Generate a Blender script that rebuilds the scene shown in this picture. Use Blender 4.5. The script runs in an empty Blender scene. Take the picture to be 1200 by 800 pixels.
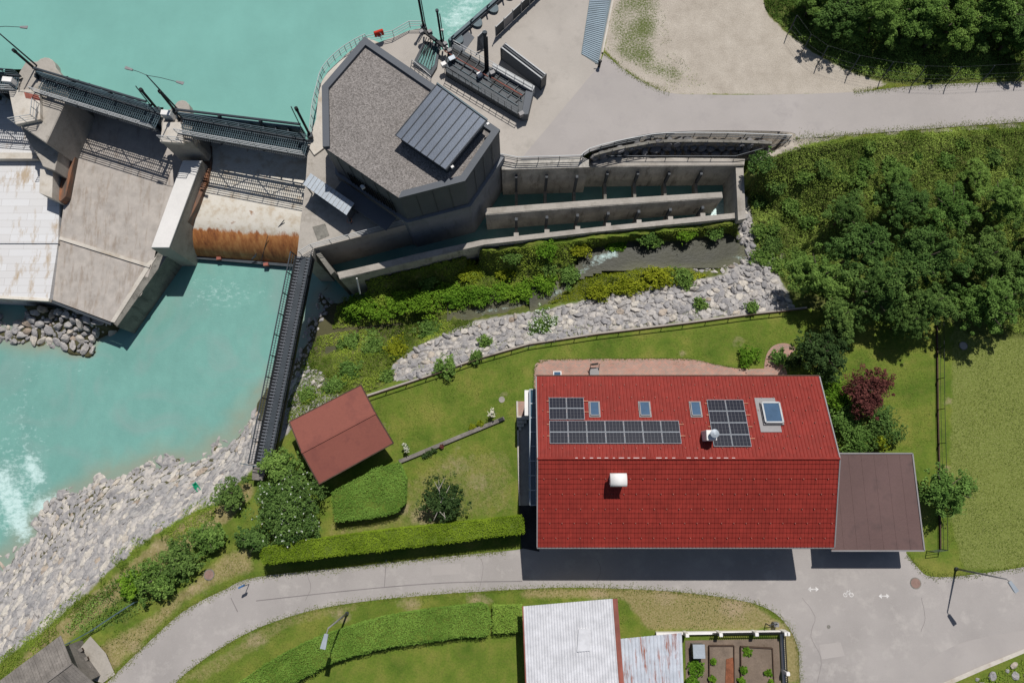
import bpy, bmesh, math, random
import numpy as np
from mathutils import Vector, Matrix
R = math.radians
rng = np.random.default_rng(7); random.seed(7)
sc = bpy.context.scene
# ------------------------------------------------------------ camera, sky, sun
TH = R(11.4); H = 66.0; F = 800.0; X0 = 605.0
SX, SY = -0.19, -0.57                     # where a shadow falls per metre of height
cam = bpy.data.cameras.new('camera'); co = bpy.data.objects.new('camera', cam); sc.collection.objects.link(co)
co.location = (0, 0, H); co.rotation_euler = (TH, 0, 0)
cam.sensor_width = 36; cam.lens = 36 * F / 1200; cam.shift_x = (600 - X0) / 1200; cam.clip_end = 3000
sc.camera = co
w = bpy.data.worlds.new('World'); sc.world = w; w.use_nodes = True
nt = w.node_tree; sky = nt.nodes.new('ShaderNodeTexSky'); sky.sky_type = 'NISHITA'; sky.sun_disc = False
el = math.atan(1 / math.hypot(SX, SY)); az = math.atan2(-SX, -SY)
sky.sun_elevation = el; sky.sun_rotation = az
nt.links.new(sky.outputs[0], nt.nodes['Background'].inputs[0]); nt.nodes['Background'].inputs[1].default_value = 0.055
sl = bpy.data.lights.new('sun', 'SUN'); sl.energy = 4.2; sl.angle = R(0.5); sl.color = (1, .965, .92)
so = bpy.data.objects.new('sun', sl); sc.collection.objects.link(so); so.location = (20, 40, 90)
so.rotation_euler = Vector((SX, SY, -1)).to_track_quat('-Z', 'Y').to_euler()
sc.view_settings.view_transform = 'Standard'; sc.view_settings.look = 'None'
sc.view_settings.exposure = 0.0; sc.view_settings.gamma = 1.0

# ------------------------------------------------------------ measuring helpers
def ray(px, py):
    u = (px - X0) / F; v = (400 - py) / F
    return np.array([u, math.sin(TH) + v * math.cos(TH), -math.cos(TH) + v * math.sin(TH)])
def at(px, py, z=0.0):
    d = ray(px, py); t = (z - H) / d[2]
    return np.array([d[0] * t, d[1] * t, z])
def atl(poly, z=0.0): return np.array([at(p[0], p[1], z) for p in poly])
def smooth(pts, n=6, closed=False):
    pts = [np.array(p, float) for p in pts]; out = []
    m = len(pts)
    for i in range(m if closed else m - 1):
        p0 = pts[(i - 1) % m] if (closed or i > 0) else pts[0]; p1 = pts[i]; p2 = pts[(i + 1) % m]
        p3 = pts[(i + 2) % m] if (closed or i + 2 < m) else pts[-1]
        for k in range(n):
            t = k / n
            out.append(.5 * ((2 * p1) + (-p0 + p2) * t + (2 * p0 - 5 * p1 + 4 * p2 - p3) * t * t + (-p0 + 3 * p1 - 3 * p2 + p3) * t ** 3))
    if not closed: out.append(pts[-1])
    return out
def inpoly(X, Y, poly):
    ins = np.zeros(X.shape, bool); n = len(poly)
    for i in range(n):
        x1, y1 = poly[i][0], poly[i][1]; x2, y2 = poly[(i + 1) % n][0], poly[(i + 1) % n][1]
        if y1 == y2: continue
        c = ((y1 > Y) != (y2 > Y)) & (X < (x2 - x1) * (Y - y1) / (y2 - y1) + x1)
        ins ^= c
    return ins
def segdist(X, Y, line):
    d = np.full(X.shape, 1e9)
    for a, b in zip(line[:-1], line[1:]):
        ax, ay = a[0], a[1]; dx, dy = b[0] - ax, b[1] - ay; L = dx * dx + dy * dy + 1e-9
        t = np.clip(((X - ax) * dx + (Y - ay) * dy) / L, 0, 1)
        d = np.minimum(d, np.hypot(X - ax - t * dx, Y - ay - t * dy))
    return d
def vnoise(x, y, seed=0):
    xi = np.floor(x).astype(np.int64); yi = np.floor(y).astype(np.int64); fx = x - xi; fy = y - yi
    fx = fx * fx * (3 - 2 * fx); fy = fy * fy * (3 - 2 * fy)
    def h(a, b):
        n = (a * 374761393 + b * 668265263 + seed * 982451653) & 0xffffffff
        n = ((n ^ (n >> 13)) * 1274126177) & 0xffffffff
        return ((n ^ (n >> 16)) & 0xffff) / 65535.0
    return (h(xi, yi) * (1 - fx) + h(xi + 1, yi) * fx) * (1 - fy) + (h(xi, yi + 1) * (1 - fx) + h(xi + 1, yi + 1) * fx) * fy
def fbm(x, y, seed=0, o=4):
    x = np.asarray(x, float); y = np.asarray(y, float); s = 0; a = .5
    for i in range(o): s = s + a * vnoise(x * 2 ** i, y * 2 ** i, seed + i); a *= .5
    return s / (1 - .5 ** o)

# ------------------------------------------------------------ object helpers
C = sc.collection
def tag(o, label=None, cat=None, group=None, kind=None):
    if label: o['label'] = label
    if cat: o['category'] = cat
    if group: o['group'] = group
    if kind: o['kind'] = kind
    return o
def empty(name, loc, label, cat, group=None, rz=0):
    o = bpy.data.objects.new(name, None); C.objects.link(o); o.location = tuple(loc); o.rotation_euler = (0, 0, rz)
    o.empty_display_size = .2
    return tag(o, label, cat, group)
def copy_tree(o, parent=None):
    c = o.copy(); C.objects.link(c); c.parent = parent
    for ch in o.children: copy_tree(ch, c)
    return c
class MB:
    def __init__(s): s.v = []; s.f = []; s.mi = []; s.cur = 0
    def add(s, vs, fs):
        b = len(s.v); s.v += [tuple(float(c) for c in v) for v in vs]
        s.f += [tuple(b + i for i in f) for f in fs]; s.mi += [s.cur] * len(fs); return s
    def hexa(s, p):   # 8 points, bottom 4 (ccw) then top 4
        return s.add(p, [(3, 2, 1, 0), (4, 5, 6, 7), (0, 1, 5, 4), (1, 2, 6, 5), (2, 3, 7, 6), (3, 0, 4, 7)])
    def box(s, c, d, rz=0):
        cx, cy, cz = c; x, y, z = d[0] / 2, d[1] / 2, d[2] / 2; ca, sa = math.cos(rz), math.sin(rz)
        q = [(-x, -y), (x, -y), (x, y), (-x, y)]
        return s.hexa([(cx + a * ca - b * sa, cy + a * sa + b * ca, cz + k) for k in (-z, z) for a, b in q])
    def bar(s, a, b, wd, ht=None, up=(0, 0, 1)):
        a = Vector([float(i) for i in a]); b = Vector([float(i) for i in b]); ht = ht or wd
        d = (b - a)
        if d.length < 1e-6: return s
        d.normalize(); up = Vector(up)
        if abs(d.dot(up)) > .98: up = Vector((0, 1, 0))
        x = d.cross(up).normalized() * (wd / 2); y = x.cross(d).normalized() * (ht / 2)
        return s.hexa([a - x - y, a + x - y, b + x - y, b - x - y, a - x + y, a + x + y, b + x + y, b - x + y])
    def tube(s, pts, r, n=8):
        pts = [Vector([float(i) for i in p]) for p in pts]; rs = r if isinstance(r, (list, tuple)) else [r] * len(pts)
        vs = []
        for i, p in enumerate(pts):
            d = (pts[min(i + 1, len(pts) - 1)] - pts[max(i - 1, 0)]).normalized()
            u = Vector((0, 0, 1)) if abs(d.z) < .9 else Vector((1, 0, 0))
            x = d.cross(u).normalized(); y = d.cross(x).normalized()
            for k in range(n):
                a = 2 * math.pi * k / n; vs.append(p + (x * math.cos(a) + y * math.sin(a)) * rs[i])
        fs = [(i * n + k, i * n + (k + 1) % n, (i + 1) * n + (k + 1) % n, (i + 1) * n + k) for i in range(len(pts) - 1) for k in range(n)]
        fs += [tuple(range(n))[::-1], tuple((len(pts) - 1) * n + k for k in range(n))]
        return s.add(vs, fs)
    def prism(s, poly, zt, zb):   # poly world xy; zt number or list
        n = len(poly); zt = zt if isinstance(zt, (list, tuple)) else [zt] * n
        zb = zb if isinstance(zb, (list, tuple)) else [zb] * n
        ar = sum(poly[i][0] * poly[(i + 1) % n][1] - poly[(i + 1) % n][0] * poly[i][1] for i in range(n))
        idx = list(range(n)) if ar > 0 else list(range(n))[::-1]
        vs = [(poly[i][0], poly[i][1], zb[i]) for i in idx] + [(poly[i][0], poly[i][1], zt[i]) for i in idx]
        return s.add(vs, [tuple(range(n))[::-1], tuple(range(n, 2 * n))] + [(i, (i + 1) % n, n + (i + 1) % n, n + i) for i in range(n)])
    def ppx(s, px, zt, zb): return s.prism([at(p[0], p[1], zt) for p in px], zt, zb)
    def build(s, name, mat, parent=None, bevel=0, smooth=False, loc=None):
        me = bpy.data.meshes.new(name); o = bpy.data.objects.new(name, me); C.objects.link(o)
        v = s.v; org = None
        if parent is not None: org = parent.matrix_world.translation if False else parent.location
        if loc is not None: org = loc
        if org is not None and (parent is None or not getattr(s, 'local', False)):
            v = [(a - org[0], b - org[1], c - org[2]) for a, b, c in v]
        me.from_pydata(v, [], s.f); me.update()
        for m in (mat if isinstance(mat, (list, tuple)) else [mat]): me.materials.append(m)
        if isinstance(mat, (list, tuple)): me.polygons.foreach_set('material_index', s.mi)
        if smooth: me.polygons.foreach_set('use_smooth', [True] * len(me.polygons))
        if parent is not None: o.parent = parent
        elif loc is not None: o.location = tuple(loc)
        if bevel:
            b = o.modifiers.new('bevel', 'BEVEL'); b.width = bevel; b.segments = 1; b.limit_method = 'ANGLE'
        return o
# sub-parts share their part's origin: parts sit at (0,0,0) of the thing, so pass org of the thing
def sub(mb, name, mat, part, org, **k):
    o = mb.build(name, mat, None, loc=org, **k); o.location = (0, 0, 0); o.parent = part; return o

# ------------------------------------------------------------ materials
def newmat(name):
    m = bpy.data.materials.new(name); m.use_nodes = True; n = m.node_tree
    return m, n, n.nodes['Principled BSDF']
def coords(n, scale=1, obj=True):
    tc = n.nodes.new('ShaderNodeTexCoord' if obj else 'ShaderNodeNewGeometry')
    mp = n.nodes.new('ShaderNodeMapping'); mp.inputs['Scale'].default_value = scale if isinstance(scale, tuple) else (scale,) * 3
    n.links.new(tc.outputs['Object' if obj else 'Position'], mp.inputs[0]); return mp.outputs[0]
def noise(n, vec, scale, detail=4, rough=.6):
    t = n.nodes.new('ShaderNodeTexNoise'); t.inputs['Scale'].default_value = scale; t.inputs['Detail'].default_value = detail
    t.inputs['Roughness'].default_value = rough; n.links.new(vec, t.inputs['Vector']); return t.outputs[0]
def ramp(n, fac, stops):
    r = n.nodes.new('ShaderNodeValToRGB'); e = r.color_ramp.elements
    while len(e) < len(stops): e.new(.5)
    for k, (p, c) in zip(e, stops): k.position = p; k.color = (*c, 1) if len(c) == 3 else c
    n.links.new(fac, r.inputs[0]); return r.outputs[0]
def mix(n, fac, a, b, mode='MIX'):
    m = n.nodes.new('ShaderNodeMix'); m.data_type = 'RGBA'; m.blend_type = mode
    for s_, v in ((m.inputs[0], fac), (m.inputs[6], a), (m.inputs[7], b)):
        if isinstance(v, (int, float)): s_.default_value = v
        elif isinstance(v, tuple): s_.default_value = (*v, 1)
        else: n.links.new(v, s_)
    return m.outputs[2]
def bump(n, bs, h, st=.3, dist=.05):
    b = n.nodes.new('ShaderNodeBump'); b.inputs['Strength'].default_value = st; b.inputs['Distance'].default_value = dist
    n.links.new(h, b.inputs['Height']); n.links.new(b.outputs[0], bs.inputs['Normal'])
def sm(c, k): return tuple(min(1, x * k) for x in c)
G = 'geo'
def rough_mat(name, col, var=.25, big=.35, fine=6., rough=.85, bst=.3, bd=.03, stain=None, metal=0, streak=False):
    m, n, b = newmat(name); v = coords(n, 1, False)
    a = noise(n, v, big, 5); f = noise(n, v, fine, 4, .7)
    c1 = ramp(n, a, [(.3, sm(col, 1 - var)), (.7, sm(col, 1 + var))])
    c2 = ramp(n, f, [(.25, (1 - var,) * 3), (.75, (1 + var * .6 if var < .5 else 1.2,) * 3)])
    c = mix(n, 1.0, c1, c2, 'MULTIPLY')
    if stain:
        vv = coords(n, (1.2, 1.2, .25) if streak else 1, False)
        s_ = ramp(n, noise(n, vv, 1.3 if streak else .5, 6, .7), [(.52, (0, 0, 0)), (.68, (1, 1, 1))]); c = mix(n, s_, c, stain)
    n.links.new(c, b.inputs['Base Color']); b.inputs['Roughness'].default_value = rough; b.inputs['Metallic'].default_value = metal
    b.inputs['Specular IOR Level'].default_value = .25
    bump(n, b, f, bst, bd); return m
M = {}
M['concrete'] = rough_mat('concrete', (.36, .33, .29), .14, .3, 5, stain=(.25, .225, .19))
M['concrete_pale'] = rough_mat('concrete_pale', (.52, .48, .42), .14, .3, 4, stain=(.36, .30, .23))
M['concrete_dark'] = rough_mat('concrete_dark', (.20, .19, .165), .25, .6, 5, stain=(.09, .085, .075), streak=True)
M['concrete_wall'] = rough_mat('concrete_wall', (.42, .395, .35), .25, .6, 5, stain=(.20, .185, .16), streak=True)
M['plaza'] = rough_mat('plaza', (.40, .365, .325), .09, .18, 12, stain=(.345, .315, .28))
M['asphalt'] = rough_mat('asphalt', (.365, .335, .315), .08, .12, 22, bst=.15, stain=(.33, .303, .288))
M['asphalt2'] = rough_mat('asphalt2', (.345, .318, .30), .12, .15, 22, bst=.15, stain=(.40, .37, .345))
M['steel_dark'] = rough_mat('steel_dark', (.05, .06, .07), .2, .6, 8, rough=.5)
M['plinth'] = rough_mat('plinth', (.21, .22, .235), .12, .5, 6, stain=(.15, .155, .16), streak=True)
M['slat_blue'] = rough_mat('slat_blue', (.24, .31, .36), .15, .6, 8, rough=.6)
M['seam'] = rough_mat('seam', (.21, .19, .185), .15, .3, 20)
M['black'] = rough_mat('black', (.012, .013, .015), .2, .6, 8, rough=.55)
M['steel_blue'] = rough_mat('steel_blue', (.075, .115, .135), .2, .6, 8, rough=.5)
M['galv'] = rough_mat('galv', (.36, .40, .44), .12, .6, 8, rough=.5, metal=.2)
M['rail_pale'] = rough_mat('rail_pale', (.42, .43, .43), .12, .6, 8, rough=.5)
M['clad'] = rough_mat('clad', (.095, .105, .12), .1, .3, 14, rough=.6)
M['clad_dark'] = rough_mat('clad_dark', (.055, .062, .07), .15, .3, 10, rough=.6)
M['zinc'] = rough_mat('zinc', (.085, .105, .14), .16, .3, 9, rough=.42, metal=.1)
M['white'] = rough_mat('white', (.75, .73, .70), .08, .6, 8, rough=.6)
M['wood_grey'] = rough_mat('wood_grey', (.2, .18, .16), .3, .8, 7, stain=(.12, .11, .10))
M['wood_dark'] = rough_mat('wood_dark', (.08, .05, .035), .3, .8, 7)
M['shed_roof'] = rough_mat('shed_roof', (.225, .075, .055), .08, .25, 5, rough=.75, stain=(.185, .062, .048))
M['carport'] = rough_mat('carport', (.125, .078, .072), .12, .25, 8, rough=.8, stain=(.095, .062, .058))
M['orange'] = rough_mat('orange', (.5, .04, .02), .1, .5, 5)
M['green_plastic'] = rough_mat('green_plastic', (.01, .25, .13), .1, .5, 5, rough=.5)
M['frame_grey'] = rough_mat('frame_grey', (.24, .23, .23), .1, .5, 5, rough=.5)
M['bark'] = rough_mat('bark', (.10, .08, .06), .3, 2, 9)
M['bark_pale'] = rough_mat('bark_pale', (.42, .38, .33), .2, 2, 9)
M['soil'] = rough_mat('soil', (.19, .145, .11), .25, 1, 9, stain=(.12, .09, .065))
M['terracotta'] = rough_mat('terracotta', (.5, .22, .14), .2, 1, 9)
M['plaster'] = rough_mat('plaster', (.6, .57, .5), .08, 1, 9)
M['shade_dark'] = rough_mat('shade_dark', (.03, .03, .032), .2, 1, 9)  # near-black colour of the shade painted beside the house
# steel grating: bars with gaps
M['manhole'] = rough_mat('manhole', (.26, .17, .14), .2, 1, 9)
M['paint'] = rough_mat('paint', (.62, .60, .58), .25, 2, 14)

def gravel_roof():
    m, n, b = newmat('roof_gravel'); v = coords(n, 1, False)
    vo = n.nodes.new('ShaderNodeTexVoronoi'); vo.inputs['Scale'].default_value = 9; n.links.new(v, vo.inputs['Vector'])
    c = ramp(n, vo.outputs['Color'], [(0, (.13, .115, .105)), (.5, (.225, .205, .19)), (1, (.34, .31, .29))])
    c = mix(n, .6, c, ramp(n, noise(n, v, .4), [(.3, (.75, .75, .75)), (.7, (1, 1, 1))]), 'MULTIPLY')
    n.links.new(c, b.inputs['Base Color']); b.inputs['Roughness'].default_value = .9; bump(n, b, vo.outputs['Distance'], .8, .06); return m
M['roof_gravel'] = gravel_roof()
def tile_mat():
    m, n, b = newmat('clay_tile'); v = coords(n, 1, False)
    br = n.nodes.new('ShaderNodeTexVoronoi'); br.inputs['Scale'].default_value = 3.1; n.links.new(v, br.inputs['Vector'])
    c = ramp(n, br.outputs['Color'], [(0, (.21, .026, .019)), (1, (.27, .033, .024))])
    c = mix(n, 1., c, ramp(n, noise(n, v, .5, 6), [(.3, (.86, .86, .86)), (.7, (1.08, 1.08, 1.08))]), 'MULTIPLY')
    n.links.new(c, b.inputs['Base Color']); c = mix(n, ramp(n, noise(n, coords(n, (1.6, .35, 1), False), .9, 7, .75), [(.50, (0, 0, 0)), (.72, (.4, .4, .4))]), c, (.16, .03, .02))
    n.links.new(c, b.inputs['Base Color']); b.inputs['Roughness'].default_value = .6; b.inputs['Specular IOR Level'].default_value = .15; return m
M['tile'] = tile_mat()
def pv_mat():
    m, n, b = newmat('pv_glass'); v = coords(n, 1, True)
    n.links.new(mix(n, noise(n, v, 4), (.008, .010, .018), (.016, .018, .032)), b.inputs['Base Color'])
    b.inputs['Roughness'].default_value = .3; b.inputs['Specular IOR Level'].default_value = .06; return m
M['pv'] = pv_mat(); M['pv_back'] = rough_mat('pv_back', (.045, .048, .06), .1, 1, 5, rough=.5)
def glass_mat(name, c):
    m, n, b = newmat(name); b.inputs['Base Color'].default_value = (*c, 1); b.inputs['Roughness'].default_value = .08; b.inputs['Specular IOR Level'].default_value = .8
    v = coords(n, 1, False); n.links.new(mix(n, noise(n, v, 1.5), sm(c, .7), sm(c, 1.3)), b.inputs['Base Color']); return m
M['glass'] = glass_mat('window_glass', (.05, .10, .17)); M['glass_cons'] = glass_mat('conservatory_glass', (.035, .075, .11))
def rusty(name, base, rust, lo, hi, sc_=1.2, aniso=(1, .15, 1)):
    m, n, b = newmat(name); v = coords(n, 1, False); v2 = coords(n, aniso, False)
    a = noise(n, v2, sc_, 6, .7)
    c = mix(n, ramp(n, a, [(lo, (0, 0, 0)), (hi, (1, 1, 1))]), base, rust)
    c = mix(n, 1., c, ramp(n, noise(n, v, 1.1, 5), [(.3, (.8, .8, .8)), (.7, (1.1, 1.1, 1.1))]), 'MULTIPLY')
    n.links.new(c, b.inputs['Base Color']); b.inputs['Roughness'].default_value = .6; bump(n, b, a, .2, .02); return m
M['corr_white'] = rusty('corrugated_white', (.60, .60, .62), (.34, .14, .08), .66, .76, 2.2)
M['corr_rust'] = rusty('corrugated_rusty', (.50, .53, .58), (.30, .11, .07), .53, .66, 3.0)
M['rust_wall'] = rusty('rust_wall', (.09, .065, .05), (.26, .10, .04), .45, .62)
M['white_conc'] = rough_mat('white_conc', (.66, .64, .61), .06, .4, 4)
M['rust_edge'] = rusty('rust_edge', (.33, .09, .06), (.2, .06, .04), .4, .6)
def brick_mat():
    m, n, b = newmat('brick_paving'); v = coords(n, 1, False)
    t = n.nodes.new('ShaderNodeTexBrick'); t.inputs['Scale'].default_value = 1; t.inputs['Brick Width'].default_value = .26; t.inputs['Row Height'].default_value = .14
    t.inputs['Mortar Size'].default_value = .012; t.inputs['Color1'].default_value = (.46, .24, .18, 1); t.inputs['Color2'].default_value = (.34, .235, .19, 1); t.inputs['Mortar'].default_value = (.25, .2, .17, 1)
    n.links.new(v, t.inputs['Vector'])
    c = mix(n, 1., t.outputs[0], ramp(n, noise(n, v, .8, 5), [(.3, (.8, .8, .8)), (.7, (1.1, 1.1, 1.1))]), 'MULTIPLY')
    n.links.new(c, b.inputs['Base Color']); b.inputs['Roughness'].default_value = .85; return m
M['brick'] = brick_mat()
def weir_mat():   # drum of the weir: pale concrete, rusty steel lip further down (height decides)
    m, n, b = newmat('weir_drum'); v = coords(n, 1, False); vs = coords(n, (1, .35, .35), False)
    sep = n.nodes.new('ShaderNodeSeparateXYZ'); n.links.new(v, sep.inputs[0])
    pale = ramp(n, noise(n, v, .9, 6, .7), [(.35, (.50, .42, .32)), (.5, (.62, .58, .50)), (.62, (.66, .62, .55)), (.72, (.30, .17, .09))])
    st = noise(n, vs, 1.6, 6, .7)
    rust = ramp(n, st, [(.28, (.16, .05, .02)), (.45, (.38, .14, .04)), (.58, (.50, .22, .07)), (.75, (.58, .34, .14))])
    ma = n.nodes.new('ShaderNodeMath'); ma.operation = 'MULTIPLY_ADD'; n.links.new(st, ma.inputs[0]); ma.inputs[1].default_value = .9; n.links.new(sep.outputs[2], ma.inputs[2])
    mr = n.nodes.new('ShaderNodeMapRange'); n.links.new(ma.outputs[0], mr.inputs[0]); mr.inputs[1].default_value = -3.25; mr.inputs[2].default_value = -3.4
    c = mix(n, mr.outputs[0], pale, rust)
    n.links.new(c, b.inputs['Base Color']); b.inputs['Roughness'].default_value = .7; bump(n, b, st, .3, .05); return m
M['weir'] = weir_mat()
M['apron'] = rusty('apron', (.41, .37, .33), (.27, .215, .165), .50, .72, 1.6, (1.1, .22, 1))
def slab_mat():
    m, n, b = newmat('pale_slabs'); v = coords(n, 1, False)
    t = n.nodes.new('ShaderNodeTexBrick'); t.inputs['Scale'].default_value = 1; t.inputs['Brick Width'].default_value = 3; t.inputs['Row Height'].default_value = .8
    t.inputs['Mortar Size'].default_value = .015; t.inputs['Color1'].default_value = (.62, .62, .62, 1); t.inputs['Color2'].default_value = (.57, .56, .55, 1); t.inputs['Mortar'].default_value = (.4, .38, .36, 1)
    n.links.new(v, t.inputs['Vector']); vs = coords(n, (1, .3, 1), False)
    c = mix(n, ramp(n, noise(n, vs, .8, 6, .7), [(.54, (0, 0, 0)), (.66, (.9, .9, .9))]), t.outputs[0], (.38, .29, .19))
    n.links.new(c, b.inputs['Base Color']); b.inputs['Roughness'].default_value = .8; return m
M['slabs'] = slab_mat()

def leaf_mat(name, dark, light, trans=.25):
    m, n, b = newmat(name); n.nodes.remove(b); out = n.nodes['Material Output']
    at_ = n.nodes.new('ShaderNodeAttribute'); at_.attribute_name = 'tint'
    oi = n.nodes.new('ShaderNodeObjectInfo')
    c = ramp(n, at_.outputs['Fac'], [(0, dark), (.55, tuple((a + b_) / 2 for a, b_ in zip(dark, light))), (1, light)])
    c = mix(n, 1., c, ramp(n, oi.outputs['Random'], [(0, (.82, .88, .85)), (1, (1.15, 1.08, 1.0))]), 'MULTIPLY')
    d = n.nodes.new('ShaderNodeBsdfDiffuse'); t = n.nodes.new('ShaderNodeBsdfTranslucent'); ms = n.nodes.new('ShaderNodeMixShader'); ms.inputs[0].default_value = trans
    n.links.new(c, d.inputs[0]); n.links.new(c, t.inputs[0]); n.links.new(d.outputs[0], ms.inputs[1]); n.links.new(t.outputs[0], ms.inputs[2]); n.links.new(ms.outputs[0], out.inputs[0]); return m
M['leaf'] = leaf_mat('leaf', (.038, .085, .022), (.195, .315, .085))
M['leaf_mid'] = leaf_mat('leaf_mid', (.055, .12, .024), (.255, .40, .10))
M['leaf_bright'] = leaf_mat('leaf_bright', (.065, .15, .014), (.235, .41, .045))
M['leaf_yellow'] = leaf_mat('leaf_yellow', (.12, .16, .012), (.40, .44, .04))
M['leaf_dark'] = leaf_mat('leaf_dark', (.022, .045, .016), (.10, .155, .05), .15)
M['leaf_red'] = leaf_mat('leaf_red', (.045, .016, .018), (.22, .08, .07), .15)
M['hedge'] = leaf_mat('hedge_leaf', (.085, .145, .010), (.27, .37, .035), .15)
M['hedge2'] = leaf_mat('hedge_leaf_green', (.10, .19, .028), (.25, .39, .075), .15)
M['under'] = leaf_mat('undergrowth_leaf', (.07, .12, .018), (.30, .40, .06), .2)
M['under2'] = leaf_mat('scrub_leaf', (.06, .11, .02), (.29, .40, .09), .2)
M['grass_blade'] = leaf_mat('grass_blade', (.06, .10, .015), (.21, .25, .05), .2)
M['petal'] = leaf_mat('petal', (.5, .5, .38), (.8, .8, .75), .2)
def rock_mat():
    m, n, b = newmat('rock'); v = coords(n, 1, False); oi = n.nodes.new('ShaderNodeObjectInfo')
    at_ = n.nodes.new('ShaderNodeAttribute'); at_.attribute_name = 'tint'
    ad = n.nodes.new('ShaderNodeMath'); ad.operation = 'ADD'; n.links.new(oi.outputs['Random'], ad.inputs[0]); n.links.new(at_.outputs['Fac'], ad.inputs[1])
    fr = n.nodes.new('ShaderNodeMath'); fr.operation = 'FRACT'; n.links.new(ad.outputs[0], fr.inputs[0])
    c = ramp(n, fr.outputs[0], [(0, (.26, .25, .25)), (.5, (.345, .33, .32)), (.75, (.43, .40, .37)), (.93, (.51, .47, .41)), (1, (.30, .235, .18))])
    f = noise(n, v, 2.5, 8, .72)
    c = mix(n, 1., c, ramp(n, f, [(.32, (.5, .5, .52)), (.5, (1, 1, 1)), (.72, (1.35, 1.3, 1.22))]), 'MULTIPLY')
    n.links.new(c, b.inputs['Base Color']); b.inputs['Roughness'].default_value = .9; bump(n, b, f, .7, .12); return m
M['rock'] = rock_mat()

M['rock_dark'] = rough_mat('rock_dark', (.17, .165, .165), .3, .9, 5)
# ------------------------------------------------------------ terrain height field
ZP = 2.0; ZU = 1.0; ZD = -7.0                     # plateau, upper water, lower water
RES = .25; GX = np.arange(-72, 76.01, RES); GY = np.arange(-44, 74.01, RES); XX, YY = np.meshgrid(GX, GY)
FIX = []   # (mask, z)
def zone(px, z): FIX.append((inpoly(XX, YY, atl(px, z)), z))
def contour(px, z, wd=.4):
    FIX.append((segdist(XX, YY, atl(px, z)) < wd, z))
lowwall = [(402,478),(430,464),(500,441),(560,420),(620,403),(700,391),(800,379),(880,368),(945,361)]
shore = [(-60,700),(0,668),(22,640),(58,596),(82,575),(120,560),(165,545),(215,540),(250,531),(275,512),(292,485),(302,460)]
contour([(-60,860),(0,790),(60,735),(110,690),(165,640),(215,615),(265,585),(290,560)], -1.2)
contour(shore, ZD - .12)
contour([(-60,640),(0,610),(60,560),(120,515),(200,490),(262,470),(290,440)], ZD - 1.3)
contour([(302,460),(330,440),(345,425),(352,412),(368,370),(385,335)], ZD, .3)
contour([(355,400),(372,360)], ZD - .1, .5)
contour([(372,410),(400,397),(455,390),(500,382)], -5.25, .55); contour([(540,370),(590,361),(622,351)], -4.3, .4)                      # stream bed
contour([(640,347),(660,335)], -3.3, .6); contour([(690,308),(740,297),(800,300),(850,290)], -3.3, 1.1); contour([(870,275),(885,240)], -2.0, .8)
contour([(430,350),(500,338),(600,322)], -3.9, .4)
contour([(870,262),(868,200)], -1.6, .5); contour([(565,291),(700,277),(866,260)], -.8, .35); contour([(430,327),(500,312),(545,300)], -2.2, .3)
contour([(455,425),(520,395),(570,382)], -3.2, .4); contour([(600,374),(640,364)], -2.9, .4); contour([(700,350),(800,333),(870,322),(905,316)], -2.0, .4)     # foot of the stone bank
contour([(690,340),(740,325),(810,320)], -1.9, .4)
contour([(385,440),(345,470),(325,510)], -2.0, .5)
contour(lowwall, -.12, .5)
contour([(905,318),(935,300),(945,270)], -2.4, .4)
zone([(402,478)] + lowwall[1:] + [(1010,368),(1100,372),(1260,372),(1260,860),(140,860),(125,800),(170,750),(215,712),(262,686),(300,655),(310,560),(345,520),(385,482)], 0)
zone([(130,800),(215,715),(300,675),(320,700),(230,800),(150,900)], 0)
contour([(880,205),(900,185),(935,172),(1000,165),(1100,157),(1260,148)], 1.9, .5)
zone([(600,-80),(720,-80),(705,60),(780,115),(1000,112),(1260,98),(1260,140),(1000,158),(930,164),(780,160),(600,186)], ZP)
zone([(700,-80),(1260,-80),(1260,100),(1000,112),(790,112),(705,60)], ZP)
# apron toe rocks, left
contour([(-60,352),(0,353),(60,357),(130,382)], -5.2, .35)
contour([(-60,384),(0,394),(30,397),(60,402),(95,414),(133,416)], ZD + .1, .35)
contour([(-60,420),(60,440),(160,420),(240,330)], ZD - 1.4, .5)
zone([(-60,300),(60,300),(60,350),(-60,345)], -5.5)
zone([(215,320),(345,325),(300,440),(150,500),(100,440)], ZD - 1.6)
def hole(px, z, zz): FIX.append((inpoly(XX, YY, atl(px, zz)), z))
hole([(-80,-80),(590,-80),(590,0),(520,60),(440,50),(375,100),(360,180),(200,150),(-80,80)], -3, 1)      # upper water
hole([(200,150),(360,180),(378,172),(467,232),(480,262),(400,322),(350,300),(207,300),(130,390),(60,345),(-80,340),(-80,80)], -8, 0)   # dam
hole([(380,100),(430,45),(600,0),(640,100),(585,192),(600,186),(872,192),(866,252),(700,268),(560,288),(400,324),(370,300)], -8, 0)
hole([(700,178),(740,166),(790,163),(915,165),(915,172),(865,186),(700,188)], -.6, .5)
XB, YB = XX, YY
Z = np.zeros_like(XX); fixed = np.zeros(XX.shape, bool)
for mk, z in FIX: Z[mk] = z; fixed |= mk
fixed[0, :] |= False
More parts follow.
